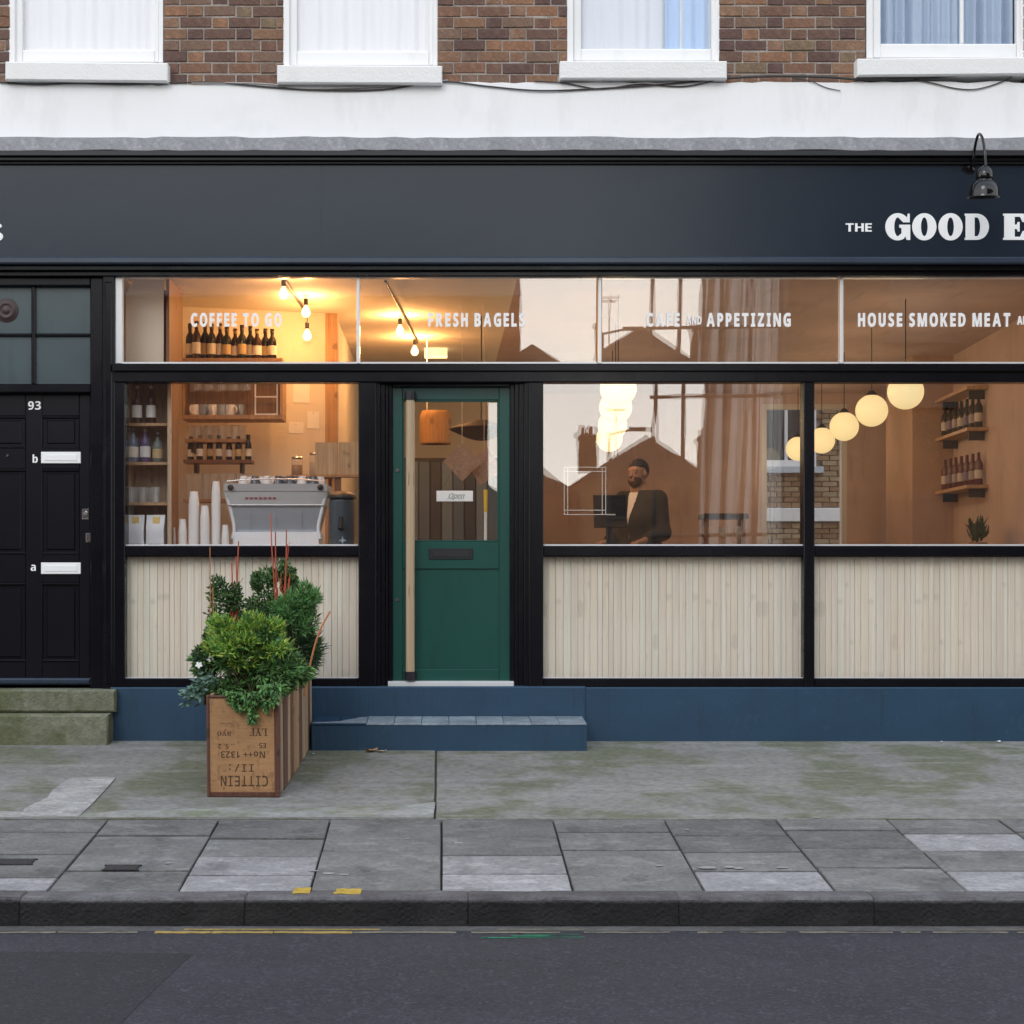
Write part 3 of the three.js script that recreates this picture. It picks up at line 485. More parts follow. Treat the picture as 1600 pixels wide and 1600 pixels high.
// ------------------------------------------------------------------ inside the cafe: shell of the room
const FL = 0.37, CE = 3.3, SK = 0.081;               // floor, ceiling, how far the side wall runs askew per metre of depth
{
  const b = (n, x0, x1, y0, y1, z0, z1, m) => part(n, box(x1 - x0, y1 - y0, z1 - z0), m, B, [(x0 + x1) / 2, (y0 + y1) / 2, (z0 + z1) / 2]);
  b('interior_floor', -2.4, 5.9, 0.2, FL, -8.2, -0.13, floorM);
  b('interior_ceiling', -2.4, 0.55, CE, CE + 0.15, -8.2, -0.035, wallCream); b('interior_ceiling', 0.55, 5.9, CE, CE + 0.15, -8.2, -0.035, wallBrown);
  b('interior_wall', -2.4, -2.29, FL, CE, -2.2, -0.13, wallCream);
  part('interior_wall', box(1.47, CE - FL, 0.1), wallCream, B, [-1.57, (CE + FL) / 2, -1.93], [0, 0.29, 0]);
  b('interior_wall', -0.98, -0.88, FL, CE, -8, -2.2, wallCream);
  b('interior_post', -1.0, -0.86, FL, CE, -2.2, -2.06, oakM);
  b('interior_wall', -0.98, 1.2, FL, CE, -8.15, -8, wallCream); b('interior_wall', 1.2, 3.84, FL, CE, -8.15, -8, wallBrown);
  b('interior_wall', 3.84, 4.86, FL, 1.3, -8.15, -8, wallBrown); b('interior_wall', 3.84, 4.86, 3.17, CE, -8.15, -8, wallBrown); b('interior_wall', 4.86, 5.9, FL, CE, -8.15, -8, wallBrown);
  const ang = -Math.atan(SK);
  part('interior_wall', box(0.15, CE - FL, 8.1), wallBrown, B, [4.68 + SK * 4.05 + 0.075, (CE + FL) / 2, -4.1], [0, ang, 0]);
  part('chimney_breast', box(0.42, CE - FL, 1.3), M([0.46, 0.29, 0.2], 0.9, { map: paintT, bumpMap: grainB, bumpScale: 0.004 }), B, [4.657 + 0.21 + SK * 0.6, (CE + FL) / 2, -5.29], [0, ang, 0]);
  // glazed opening to the yard behind
  const rw = new THREE.Group(); rw.name = 'rear_window'; B.add(rw);
  const fm = M([0.5, 0.48, 0.44], 0.5);
  for (const [x0, x1, y0, y1] of [[3.84, 3.9, 1.3, 3.17], [4.8, 4.86, 1.3, 3.17], [3.9, 4.8, 3.11, 3.17], [3.9, 4.8, 1.3, 1.36]]) part('frame', box(x1 - x0, y1 - y0, 0.1), fm, rw, [(x0 + x1) / 2, (y0 + y1) / 2, -8.05]);
  part('pane', box(0.9, 1.75, 0.006), glassUp, rw, [4.35, 2.235, -8.06]);
  // roof and back of the upper storey
  b('roof', -4.7, 5.9, 9.75, 9.9, -8.3, -0.05, M([0.08, 0.08, 0.09], 0.8)); b('rear_wall', -4.7, 5.9, 3.47, 9.74, -8.3, -8.16, mortarM); b('side_wall', 5.75, 5.9, 0, 9.74, -8.15, -0.35, mortarM); b('side_wall', -4.7, -4.55, 0, 9.74, -8.15, -0.35, mortarM);
}

// the house across the yard
{
  const t = thing('yard_house', 'brick house with white sash window across the yard behind the cafe', 'house', [4.6, 0, -12.4]);
  part('wall', box(5, 9, 0.3), mortarM, t, [0.3, 4.4, -0.17]);
  const gs = [[], [], []]; for (let c = 0; c < 62; c++) for (let k = 0; k < 13; k++) { const x = -0.9 + k * 0.225 + (c % 2) * 0.11, y = 0.6 + c * 0.077; if (x > 0.0 && x < 0.95 && ((y > 2.68 && y < 4.2))) continue; if (y > 1.85 && y < 2.14) continue; gs[Math.floor(hash(c, k, 2) * 3)].push(cbox(0.213, 0.066, 0.05, 0.004, 0.002).translate(x, y, 0.03)); }
  gs.forEach((g, i) => { const o = part('bricks', merge(g), M([[0.42, 0.27, 0.15], [0.34, 0.2, 0.11], [0.5, 0.36, 0.22]][i], 0.9, { map: grainT }), t); o.userData.kind = 'stuff'; });
  part('string_course', cbox(5, 0.2, 0.25, 0.01), white, t, [0.3, 1.995, 0.09]);
  const w = new THREE.Group(); w.name = 'window'; t.add(w);
  part('pane', box(0.74, 1.4, 0.01), M([0.05, 0.06, 0.07], 0.05), w, [0.48, 3.45, -0.005]);
  for (const [x, y, a, b2] of [[0.08, 3.45, 0.08, 1.5], [0.88, 3.45, 0.08, 1.5], [0.48, 2.75, 0.72, 0.1], [0.48, 4.17, 0.72, 0.08], [0.48, 3.45, 0.04, 1.3]]) part('frame', box(a, b2, 0.06), white, w, [x, y, 0.03]);
  part('sill', box(1.05, 0.09, 0.16), M([0.5, 0.55, 0.62], 0.7), w, [0.48, 2.655, 0.09]);
}

// ------------------------------------------------------------------ lamps inside
const warm = new THREE.Color(1, 0.46, 0.15), globeC = new THREE.Color(1, 0.74, 0.46);
{
  const bulbM = M([1, 0.9, 0.7], 0.3, { emissive: new THREE.Color(1, 0.72, 0.36), emissiveIntensity: 2.6 });
  const bulbG = lathe([[0.0, -0.075], [0.02, -0.07], [0.034, -0.05], [0.036, -0.035], [0.026, -0.008], [0.014, 0.01], [0.013, 0.02]], 16);
  const track = thing('ceiling_track', 'thin black lighting track fixed under the bar ceiling', 'light track');
  part('rail', merge([rod([X(443, -0.4), CE - 0.02, -0.4], [X(480, -2.0), CE - 0.02, -2.0], 0.01), rod([X(602, -0.5), CE - 0.02, -0.5], [X(652, -3.6), CE - 0.02, -3.6], 0.01)]), blackDeep, track);
  [[443, 452, -0.4, 0.8], [478, 481, -1.2, 1.2], [480, 518, -1.6, 0.75], [625, 511, -2.15, 1.7], [648, 543, -3.36, 1.9]].forEach(([px, py, z, I], i) => {
    const x = X(px, z), y = Y(py, z), t = thing('bare_bulb_lamp', 'bare glowing filament bulb hanging under the bar ceiling', 'lamp', [x, y, z], 0, 'bare bulbs over the bar');
    part('bulb', bulbG, bulbM, t); part('socket', new THREE.CylinderGeometry(0.016, 0.016, 0.05, 12), blackDeep, t, [0, 0.045, 0]); part('cord', new THREE.CylinderGeometry(0.004, 0.004, Math.max(0.02, CE - y - 0.06), 6), blackDeep, t, [0, (CE - y + 0.07) / 2, 0]);
    const l = new THREE.PointLight(warm, I, 0, 2); l.position.set(0, -0.035, 0); l.castShadow = true; l.shadow.radius = 1.5; t.add(l);
  });
  { const x = X(681, -4.2), y = Y(539, -4.2), t = thing('square_lampshade', 'bright cream square paper lampshade under the ceiling', 'lamp', [x, y, -4.2]);
    const sm = M([0.9, 0.85, 0.7], 0.8, { emissive: new THREE.Color(1, 0.82, 0.45), emissiveIntensity: 0.75, side: THREE.DoubleSide });
    part('shade', new THREE.CylinderGeometry(0.155, 0.155, 0.23, 4, 1, true).rotateY(Math.PI / 4), sm, t); part('cord', new THREE.CylinderGeometry(0.004, 0.004, Math.max(0.02, CE - y - 0.1), 6), blackDeep, t, [0, (CE - y + 0.1) / 2, 0]);
    const l = new THREE.PointLight(warm, 0.8, 0, 2); l.castShadow = true; l.shadow.radius = 4; t.add(l); }
  const gm = M([0.9, 0.85, 0.7], 0.25, { emissive: new THREE.Color(1, 0.76, 0.34), emissiveIntensity: 0.72 });
  const gg = new THREE.SphereGeometry(0.14, 32, 20), cap = lathe([[0, 0.175], [0.02, 0.175], [0.03, 0.16], [0.045, 0.15], [0.045, 0.128], [0, 0.128]], 18);
  const rows = [[[1415, 612, 28], [1362, 641, 25], [1319, 668, 22.5], [1284, 688, 20.3], [1247, 701, 19]], [[966, 612, 28.5], [962, 642, 25.5], [957, 668, 22.7], [952, 687, 20.6]]];
  rows.forEach((r, ri) => r.forEach(([px, py, rad]) => {
    const z = DIST - 0.14 * FOC / rad, x = X(px, z), y = 2.578;
    const t = thing('globe_pendant', ri ? 'glowing globe pendant in the row over the man' : 'glowing globe pendant in the row beside the pale chimney breast', 'lamp', [x, y, z], 0, ri ? 'globe row over the man' : 'globe row beside the chimney breast');
    part('globe', gg, gm, t); part('cap', cap, blackDeep, t); part('cord', new THREE.CylinderGeometry(0.004, 0.004, CE - y - 0.17, 6), blackDeep, t, [0, (CE - y + 0.17) / 2, 0]);
    const l = new THREE.PointLight(globeC, 0.62, 0, 2); l.castShadow = true; l.shadow.radius = 6; t.add(l);
  }));
}

// ------------------------------------------------------------------ the bar by the first window
const CT = 1.315;                                      // counter top
{
  const c = thing('bar_counter', 'timber coffee counter behind the first shop window', 'counter', [-1.47, FL, -0.47]);
  part('top', box(1.58, 0.04, 0.6), oakM, c, [0, CT - FL - 0.02, 0]); part('front', box(1.5, CT - FL - 0.04, 0.04), walnutM, c, [0, (CT - FL - 0.04) / 2, -0.24]); for (const s of [-0.74, 0.74]) part('side', box(0.04, CT - FL - 0.04, 0.44), walnutM, c, [s, (CT - FL - 0.04) / 2, 0]);
  const bottleG = (h, r, neck = 0.3) => lathe([[0, 0], [r * 0.95, 0], [r, 0.006], [r, h * (0.95 - neck) - 0.03], [r * 0.9, h * (0.95 - neck)], [0.015, h * (1.06 - neck)], [0.0135, h * 0.93], [0.017, h * 0.94], [0.017, h], [0, h]], 16);
  const dark = [M([0.012, 0.014, 0.01], 0.12), M([0.03, 0.012, 0.008], 0.12), M([0.008, 0.016, 0.01], 0.12)], lab = [M([0.72, 0.68, 0.58], 0.7), M([0.78, 0.77, 0.75], 0.7), M([0.55, 0.42, 0.22], 0.7)];
  const capM = [M([0.05, 0.01, 0.01], 0.4), M([0.02, 0.02, 0.025], 0.4), M([0.3, 0.22, 0.08], 0.4)];
  function bottle(x, y, z, h, r, i, label, group, name = 'wine_bottle', mat) {
    const t = thing(name, label, 'bottle', [x, y, z], rnd() * 6, group);
    part('glass', bottleG(h, r), mat || dark[i % 3], t); part('label', new THREE.CylinderGeometry(r + 0.0008, r + 0.0008, h * 0.3, 18, 1, true), lab[i % 3], t, [0, h * 0.3, 0]); part('capsule', new THREE.CylinderGeometry(0.0165, 0.0165, h * 0.16, 12), capM[(i * 7 + 1) % 3], t, [0, h * 0.93, 0]); return t;
  }
  // shelf tower at the end of the counter: open to the street
  const tw = thing('shelf_tower', 'tall plywood shelf tower with open compartments beside the window frame', 'shelving', [-2.08, CT, -0.34]);
  const TX = 0.3, TZ = 0.3, H1 = Y(598, -0.2) - CT + 0.05, sh = [Y(661, -0.2), Y(722, -0.2), Y(785, -0.2)].map((y) => y - CT);
  part('side', box(0.022, H1, TZ), plyM, tw, [-TX / 2, H1 / 2, 0]); part('side', box(0.022, H1, TZ), walnutM, tw, [TX / 2 + 0.01, H1 / 2, 0]); part('edge_strip', box(0.026, H1, 0.02), plyM, tw, [TX / 2 + 0.01, H1 / 2, TZ / 2 + 0.011]);
  part('back', box(TX, H1, 0.015), plyM, tw, [0, H1 / 2, -TZ / 2 + 0.01]); for (const y of sh) part('shelf', box(TX - 0.02, 0.02, TZ - 0.03), oakM, tw, [0, y - 0.01, 0.01]); part('top', box(TX + 0.05, 0.02, TZ), oakM, tw, [0.005, H1 + 0.01, 0]);
  const uc = thing('upper_cabinet', 'cream-fronted cupboard with brown timber side standing on the shelf tower', 'cupboard', [-2.075, CT + H1 + 0.022, -0.47]);
  const UH = CE - 0.04 - (CT + H1 + 0.022);
  part('front', poly([[-0.17, 0], [0.1, 0], [0.1, UH], [-0.1, UH], [-0.17, UH - 0.12]], 0.02), M([0.66, 0.6, 0.5], 0.6, { map: rendT }), uc, [0, 0, 0.2]); part('side', box(0.022, UH, 0.58), walnutM, uc, [0.13, UH / 2, -0.07]); part('back', box(0.25, UH, 0.02), walnutM, uc, [-0.02, UH / 2, -0.3]);
  const tz = -0.27;
  [[214, 0], [236, 1]].forEach(([px, k]) => bottle(X(px, tz), CT + sh[0], tz, 0.29, 0.036, 1, 'dark wine bottle with white label on the top tower shelf', 'wine bottles on the top tower shelf'));
  const blueG = [M([0.45, 0.6, 0.85], 0.05, { transmission: 0.75, ior: 1.5 }), M([0.35, 0.3, 0.6], 0.05, { transmission: 0.7, ior: 1.5 }), M([0.6, 0.75, 0.7], 0.05, { transmission: 0.8, ior: 1.5 })];
  [208, 226, 245].forEach((px, k) => bottle(X(px, tz), CT + sh[1], tz - 0.02 * k, [0.25, 0.26, 0.22][k], 0.038, k, ['pale blue spirit bottle on the middle tower shelf', 'violet spirit bottle on the middle tower shelf', 'pale green spirit bottle on the middle tower shelf'][k], null, 'spirit_bottle', blueG[k]));
  const tumbler = lathe([[0.0, 0.004], [0.026, 0.004], [0.034, 0.11], [0.036, 0.11], [0.03, 0.0], [0, 0]], 18);
  for (const [px, z] of [[206, tz + 0.03], [224, tz + 0.03], [243, tz + 0.03], [214, tz - 0.08], [234, tz - 0.08]]) solo('tumbler', tumbler, clear, 'clear glass tumbler on the lowest tower shelf', 'glass', [X(px, z), CT + sh[2], z], 'tumblers on the lowest tower shelf');
  // coffee bags
  [[211, 0], [244, 1]].forEach(([px, k]) => {
    const t = thing('coffee_bag', k ? 'white coffee bag with gold seal beside the cup stacks' : 'white coffee bag with gold seal against the window frame', 'bag', [X(px, -0.24), CT, -0.24], rr(-0.1, 0.1));
    const g = new THREE.BoxGeometry(0.135, 0.26, 0.07, 8, 10, 4), p = g.attributes.position; for (let i = 0; i < p.count; i++) { const v = (p.getY(i) + 0.13) / 0.26; p.setZ(i, p.getZ(i) * (1 - 0.82 * sstep(0.55, 1, v)) + 0.004 * (vnoise(p.getX(i) * 60, p.getY(i) * 40 + k * 9, 999, 999, 4) - 0.5)); p.setX(i, p.getX(i) * (1 - 0.06 * Math.sin(v * 3.1))); p.setY(i, p.getY(i) + 0.13); } g.computeVertexNormals();
    part('pouch', g, M([0.78, 0.8, 0.83], 0.5), t); part('seal', cbox(0.05, 0.05, 0.004, 0.001), M([0.75, 0.52, 0.15], 0.5), t, [0.005, 0.222, 0.018], [-0.2, 0, 0]);
    for (let j = 0; j < 2; j++) part('print', box(0.09 - 0.02 * j, 0.008, 0.002), M([0.03, 0.05, 0.12], 0.6), t, [0, 0.05 - 0.018 * j, 0.0365]);
  });
  // stacks of paper cups
  [[270, 824, 5], [285, 811, 6.6], [303, 768, 8.6], [320, 790, 7.2], [337.5, 752, 7], [352, 820, 5.8]].forEach(([px, top, r], i) => {
    const z = -0.3 + 0.03 * (i % 2), R = r * (DIST - z) / FOC, h = Y(top, z) - CT, pts = [[0, 0.0], [R, 0.0], [R * 1.04, 0.006], [R, 0.012]], n = Math.max(2, Math.round((h - 0.1) / 0.011));
    for (let k = 0; k < n; k++) { const y = 0.014 + k * 0.011; pts.push([R * 0.985, y], [R * 1.0, y + 0.004], [R * 0.98, y + 0.008]); } pts.push([R * 0.72, h - 0.002], [R * 0.7, h], [R * 0.64, h - 0.006], [0, h - 0.006]);
    solo('paper_cup_stack', lathe(pts, 20), paper, ['shortest narrow stack of white paper cups beside the coffee bag', 'low wide stack of white paper cups', 'wide tall stack of white paper cups', 'medium-height stack of white paper cups between two taller ones', 'tallest stack of white paper cups', 'short stack of white paper cups against the coffee machine'][i], 'cup stack', [X(px, z), CT, z], 'paper cup stacks');
  });
  // espresso machine: back panel towards the street
  const ez = -0.32, em = thing('espresso_machine', 'polished steel espresso machine with tapering back panel', 'coffee machine', [X(431, ez), CT, ez - 0.22]);
  const k = (DIST - ez) / FOC, prism = (w0, w1, y0, y1, z0, z1, d0, d1) => { const g = new THREE.BoxGeometry(1, 1, 1), p = g.attributes.position; for (let i = 0; i < p.count; i++) { const u = p.getY(i) > 0; p.setXYZ(i, p.getX(i) * (u ? w1 : w0), u ? y1 : y0, p.getZ(i) > 0 ? (u ? d1 : d0) : (u ? z1 : z0)); } const q = uvm(g); q.computeVertexNormals(); return q; };
  const yy = (py) => Y(py, ez) - CT;
  part('base', prism(136 * k, 132 * k, 0.0, yy(831), -0.24, -0.24, 0.22, 0.21), M([0.8, 0.82, 0.85], 0.35, { metalness: 0.15 }), em); part('back_panel', prism(126 * k, 146 * k, yy(830.5), yy(790), -0.2, -0.22, 0.17, 0.2), M([0.42, 0.47, 0.52], 0.3, { metalness: 0.4 }), em);
  part('upper_panel', prism(152 * k, 158 * k, yy(789.5), yy(768), -0.24, -0.25, 0.2, 0.225), M([0.75, 0.78, 0.8], 0.25, { metalness: 0.45 }), em); part('cup_tray', prism(162 * k, 160 * k, yy(767.5), yy(756), -0.26, -0.26, 0.23, 0.235), M([0.78, 0.8, 0.82], 0.25, { metalness: 0.6 }), em);
part('badge', merge(Array.from({ length: 7 }, (_, q) => box(5.4 * k, 4.5 * k, 0.002).translate((q - 3) * 7.2 * k, 0, 0))), M([0.25, 0.06, 0.07], 0.5), em, [-24 * k, yy(778), 0.2135], [0.05, 0, 0]);
  for (const s of [-1, 1]) part('side_trim', tube([[s * 79 * k, yy(766), 0.2], [s * 76 * k, yy(780), 0.2], [s * 71 * k, yy(800), 0.19], [s * 66 * k, yy(826), 0.19], [s * 69 * k, yy(842), 0.2]], 0.014, 20, 8), M([0.82, 0.84, 0.86], 0.3, { metalness: 0.2 }), em);
  part('lip', box(150 * k, 0.008, 0.02), chrome, em, [0, yy(790), 0.2]); part('panel_rib', merge([-0.5, 0, 0.5].map((q) => box(0.004, yy(795) - yy(828), 0.004).translate(q * 80 * k, (yy(795) + yy(828)) / 2, 0.19))), M([0.3, 0.33, 0.36], 0.3), em);
  part('steam_knob', merge([-70, 70].map((q) => new THREE.SphereGeometry(0.022, 12, 10).translate(q * k, yy(762), 0.245))), blackDeep, em);
  part('tray_rail', tube([[-78 * k, yy(752), 0.22], [-40 * k, yy(749), 0.225], [40 * k, yy(749), 0.225], [78 * k, yy(752), 0.22]], 0.005), chrome, em); for (const s of [-77, 0, 77]) part('rail_post', new THREE.CylinderGeometry(0.005, 0.005, 0.03, 8), chrome, em, [s * k, yy(753), 0.222]);
  const cupG = lathe([[0, 0.055], [0.022, 0.055], [0.024, 0.06], [0.026, 0.055], [0.041, 0.0], [0.038, 0.0], [0.022, 0.05], [0, 0.05]], 18);
  const cupM = [M([0.12, 0.16, 0.3], 0.25), M([0.6, 0.62, 0.66], 0.25), M([0.05, 0.07, 0.1], 0.25)];
  for (let i = 0; i < 14; i++) { const row = i % 2; solo('upturned_cup', cupG, cupM[Math.floor(hash(i, 3) * 3)], 'small cup turned upside down on the espresso machine', 'cup', [X(378 + 9.2 * i, ez), CT + yy(756) + 0.002, ez - 0.1 - 0.1 * row], 'cups on the espresso machine'); }
  // grinder
  const gr = thing('coffee_grinder', 'dark grey cylindrical coffee grinder beside the espresso machine', 'grinder', [X(534, -0.34), CT, -0.36]);
  const gd = M([0.06, 0.075, 0.09], 0.35);
  part('body', lathe([[0, 0], [0.085, 0], [0.09, 0.01], [0.092, 0.36], [0.085, 0.38], [0, 0.38]], 28), gd, gr); part('lid', lathe([[0, 0.435], [0.05, 0.432], [0.1, 0.405], [0.106, 0.385], [0.1, 0.381], [0, 0.381]], 28), blackDeep, gr); part('spout', rod([0, 0.24, 0.08], [0, 0.16, 0.13], 0.02, 12), blackDeep, gr); part('emblem', poly([[0, 0.03], [0.007, 0.007], [0.03, 0], [0.007, -0.007], [0, -0.03], [-0.007, -0.007], [-0.03, 0], [-0.007, 0.007]], 0.002), M([0.4, 0.5, 0.6], 0.4), gr, [0.01, 0.08, 0.091]);
  // wall cupboard with hanging glasses and its bottles
  const wz = -1.42, wc = thing('wall_cabinet', 'open timber wall cabinet with hanging stem glasses behind the bar', 'cabinet', [X(366, wz), Y(657, wz), wz - 0.02]);
  const cw = X(442, wz) - X(290, wz), ch = Y(566, wz) - Y(657, wz);
  part('back', box(cw, ch, 0.02), oakM, wc, [0, ch / 2, -0.16]); part('top', box(cw + 0.02, 0.03, 0.32), oakM, wc, [0, ch, 0]); part('bottom', box(cw + 0.02, 0.03, 0.3), oakM, wc, [0, 0.015, 0]); for (const s of [-1, 1]) part('side', box(0.02, ch - 0.05, 0.3), oakM, wc, [s * cw / 2, ch / 2, 0]);
  part('rack_bar', merge([-0.1, 0, 0.1].map((z) => box(cw - 0.03, 0.012, 0.02).translate(0, ch - 0.04, z))), walnutM, wc);
  const stem = lathe([[0, 0], [0.032, 0], [0.033, -0.004], [0.005, -0.008], [0.004, -0.08], [0.02, -0.095], [0.036, -0.13], [0.034, -0.18], [0.032, -0.18], [0.034, -0.13], [0.018, -0.098], [0, -0.09]], 16);
  for (let i = 0; i < 10; i++) solo('hanging_wine_glass', stem, clear, 'clear stem glass hanging upside down in the wall cabinet', 'glass', [X(302 + i * 9.6, wz), Y(657, wz) + ch - 0.046, wz - 0.03 + 0.08 * (i % 2)], 'stem glasses in the wall cabinet');
  const crt = thing('wire_crate', 'small pale crate holding glasses at the end of the wall cabinet', 'crate', [X(414, wz + 0.2), Y(657, wz) + 0.032, wz + 0.06]);
  for (const s of [-1, 1]) part('post', box(0.01, 0.28, 0.01), paper, crt, [s * 0.085, 0.14, 0.05]); for (const y of [0.005, 0.14, 0.275]) part('rail', box(0.18, 0.01, 0.01), paper, crt, [0, y, 0.061]);
  for (let i = 0; i < 12; i++) { const px = 296 + i * 11.8, h = [0.29, 0.3, 0.3, 0.28, 0.29, 0.26, 0.25, 0.27, 0.27, 0.24, 0.25, 0.24][i]; bottle(X(px, wz), Y(566, wz) + 0.016, wz - 0.03 + 0.05 * (i % 2), h, 0.035, i + (i > 5 ? 1 : 0), 'dark wine bottle in the row on top of the wall cabinet', 'wine bottles on the wall cabinet'); }
  for (const [y, x0, x1, n] of [[Y(690, -1.5), 292, 385, 9], [Y(722, -1.5), 290, 395, 0], [Y(783, -1.5), 290, 395, 8]]) {
    const s = thing('wall_shelf', n === 9 ? 'narrow wall shelf with tumblers under the wall cabinet' : n ? 'lowest wall shelf with tall glasses behind the paper cups' : 'empty dark wall shelf behind the bar', 'shelf', [(X(x0, -1.5) + X(x1, -1.5)) / 2, y, -1.5]);
    part('board', box(X(x1, -1.5) - X(x0, -1.5), 0.025, 0.22), n ? oakM : walnutM, s); for (const q of [-0.18, 0.18]) part('bracket', box(0.02, 0.08, 0.16), blackDeep, s, [q, -0.05, -0.02]);
    for (let i = 0; i < n; i++) solo(n === 9 ? 'tumbler' : 'tall_glass', n === 9 ? tumbler : lathe([[0.0, 0.006], [0.024, 0.006], [0.032, 0.2], [0.034, 0.2], [0.027, 0.0], [0, 0]], 16), clear, n === 9 ? 'clear tumbler on the narrow wall shelf' : 'tall clear glass on the lowest wall shelf', 'glass', [X(x0 + 7 + i * (x1 - x0 - 14) / (n - 1), -1.46), y + 0.013, -1.46 + 0.04 * (i % 2)], n === 9 ? 'tumblers on the narrow wall shelf' : 'tall glasses on the lowest wall shelf');
  }
  // stock on the dark shelf, jars on the counter, sheets pinned to the wall
  for (let i = 0; i < 7; i++) bottle(X(298 + i * 15, -1.47), Y(722, -1.5) + 0.013, -1.47 + 0.03 * (i % 2), 0.17 + 0.03 * hash(i, 21), 0.026, i, 'small dark bottle on the dark wall shelf behind the bar', 'bottles on the dark wall shelf', 'small_bottle');
  const mugG = lathe([[0, 0], [0.036, 0], [0.04, 0.01], [0.041, 0.085], [0.037, 0.085], [0.036, 0.012], [0, 0.01]], 18);
  for (let i = 0; i < 6; i++) { const t = thing('mug', ['white mug', 'grey-blue mug'][i % 2] + ' standing on the bottom of the wall cabinet', 'mug', [X(306 + i * 14, wz), Y(657, wz) + 0.0305, wz + 0.06], rnd() * 6, 'mugs in the wall cabinet'); part('bowl', mugG, i % 2 ? M([0.3, 0.36, 0.42], 0.3) : paper, t); part('handle', new THREE.TorusGeometry(0.024, 0.006, 6, 12), i % 2 ? M([0.3, 0.36, 0.42], 0.3) : paper, t, [0.046, 0.045, 0]); }
  [[464, 0.11, [0.32, 0.18, 0.07]], [492, 0.14, [0.5, 0.42, 0.28]], [508, 0.1, [0.14, 0.07, 0.04]]].forEach(([px, h, col], i) => { const t = thing('storage_jar', ['squat jar of brown beans', 'tall jar of pale sugar', 'small jar of dark coffee'][i] + ' behind the espresso machine', 'jar', [X(px, -1.3), Y(742, -1.3), -1.3]); part('contents', lathe([[0, 0.003], [0.04, 0.003], [0.04, h * 0.7], [0, h * 0.72]], 16), M(col, 0.8), t); part('jar', lathe([[0, 0], [0.046, 0], [0.046, h], [0.04, h + 0.015]], 16), clear, t); part('lid', lathe([[0, h + 0.03], [0.043, h + 0.03], [0.043, h + 0.012], [0, h + 0.012]], 16), steel, t); });
  const js = thing('jar_shelf', 'short timber shelf with storage jars behind the espresso machine', 'shelf', [X(487, -1.3), Y(742, -1.3) - 0.014, -1.32]); part('board', box(0.33, 0.025, 0.16), oakM, js); for (const q of [-0.14, 0.14]) part('upright', box(0.025, Y(742, -1.3) - FL - 0.028, 0.03), walnutM, js, [q, -(Y(742, -1.3) - FL - 0.028) / 2 - 0.0135, -0.04]);
  [[470, 610, 0.14, 0.19, 'cream notice sheet'], [488, 655, 0.1, 0.14, 'small white price card'], [462, 668, 0.12, 0.09, 'pale landscape notice']].forEach(([px, py, w, h, l]) => { const t = thing('wall_notice', l + ' pinned up on the bar wall', 'notice', [X(px, -1.95), Y(py, -1.95), -1.93 - (X(px, -1.95) + 1.57) * 0.2985 + 0.0565], 0.29); part('sheet', cbox(w, h, 0.003, 0.0005), M([0.82, 0.81, 0.78], 0.8), t); part('pin', new THREE.SphereGeometry(0.006, 8, 6), chrome, t, [0, h / 2 - 0.012, 0.003]); });
  // slatted screen by the post
  const sc = thing('menu_board', 'pale double menu board leaning behind the espresso machine', 'board', [X(528, -1.2), Y(742, -1.2), -1.2]);
  for (const s of [-1, 1]) part('leaf', box(0.17, 0.25, 0.012), M([0.7, 0.6, 0.42], 0.7, { map: plankT }), sc, [s * 0.09, 0.125, 0]); part('foot', box(0.36, 0.02, 0.1), oakM, sc, [0, -0.01, 0]); part('stand', box(0.05, Y(742, -1.2) - FL - 0.02, 0.05), walnutM, sc, [0, -(Y(742, -1.2) - FL - 0.02) / 2 - 0.02, 0]);
}

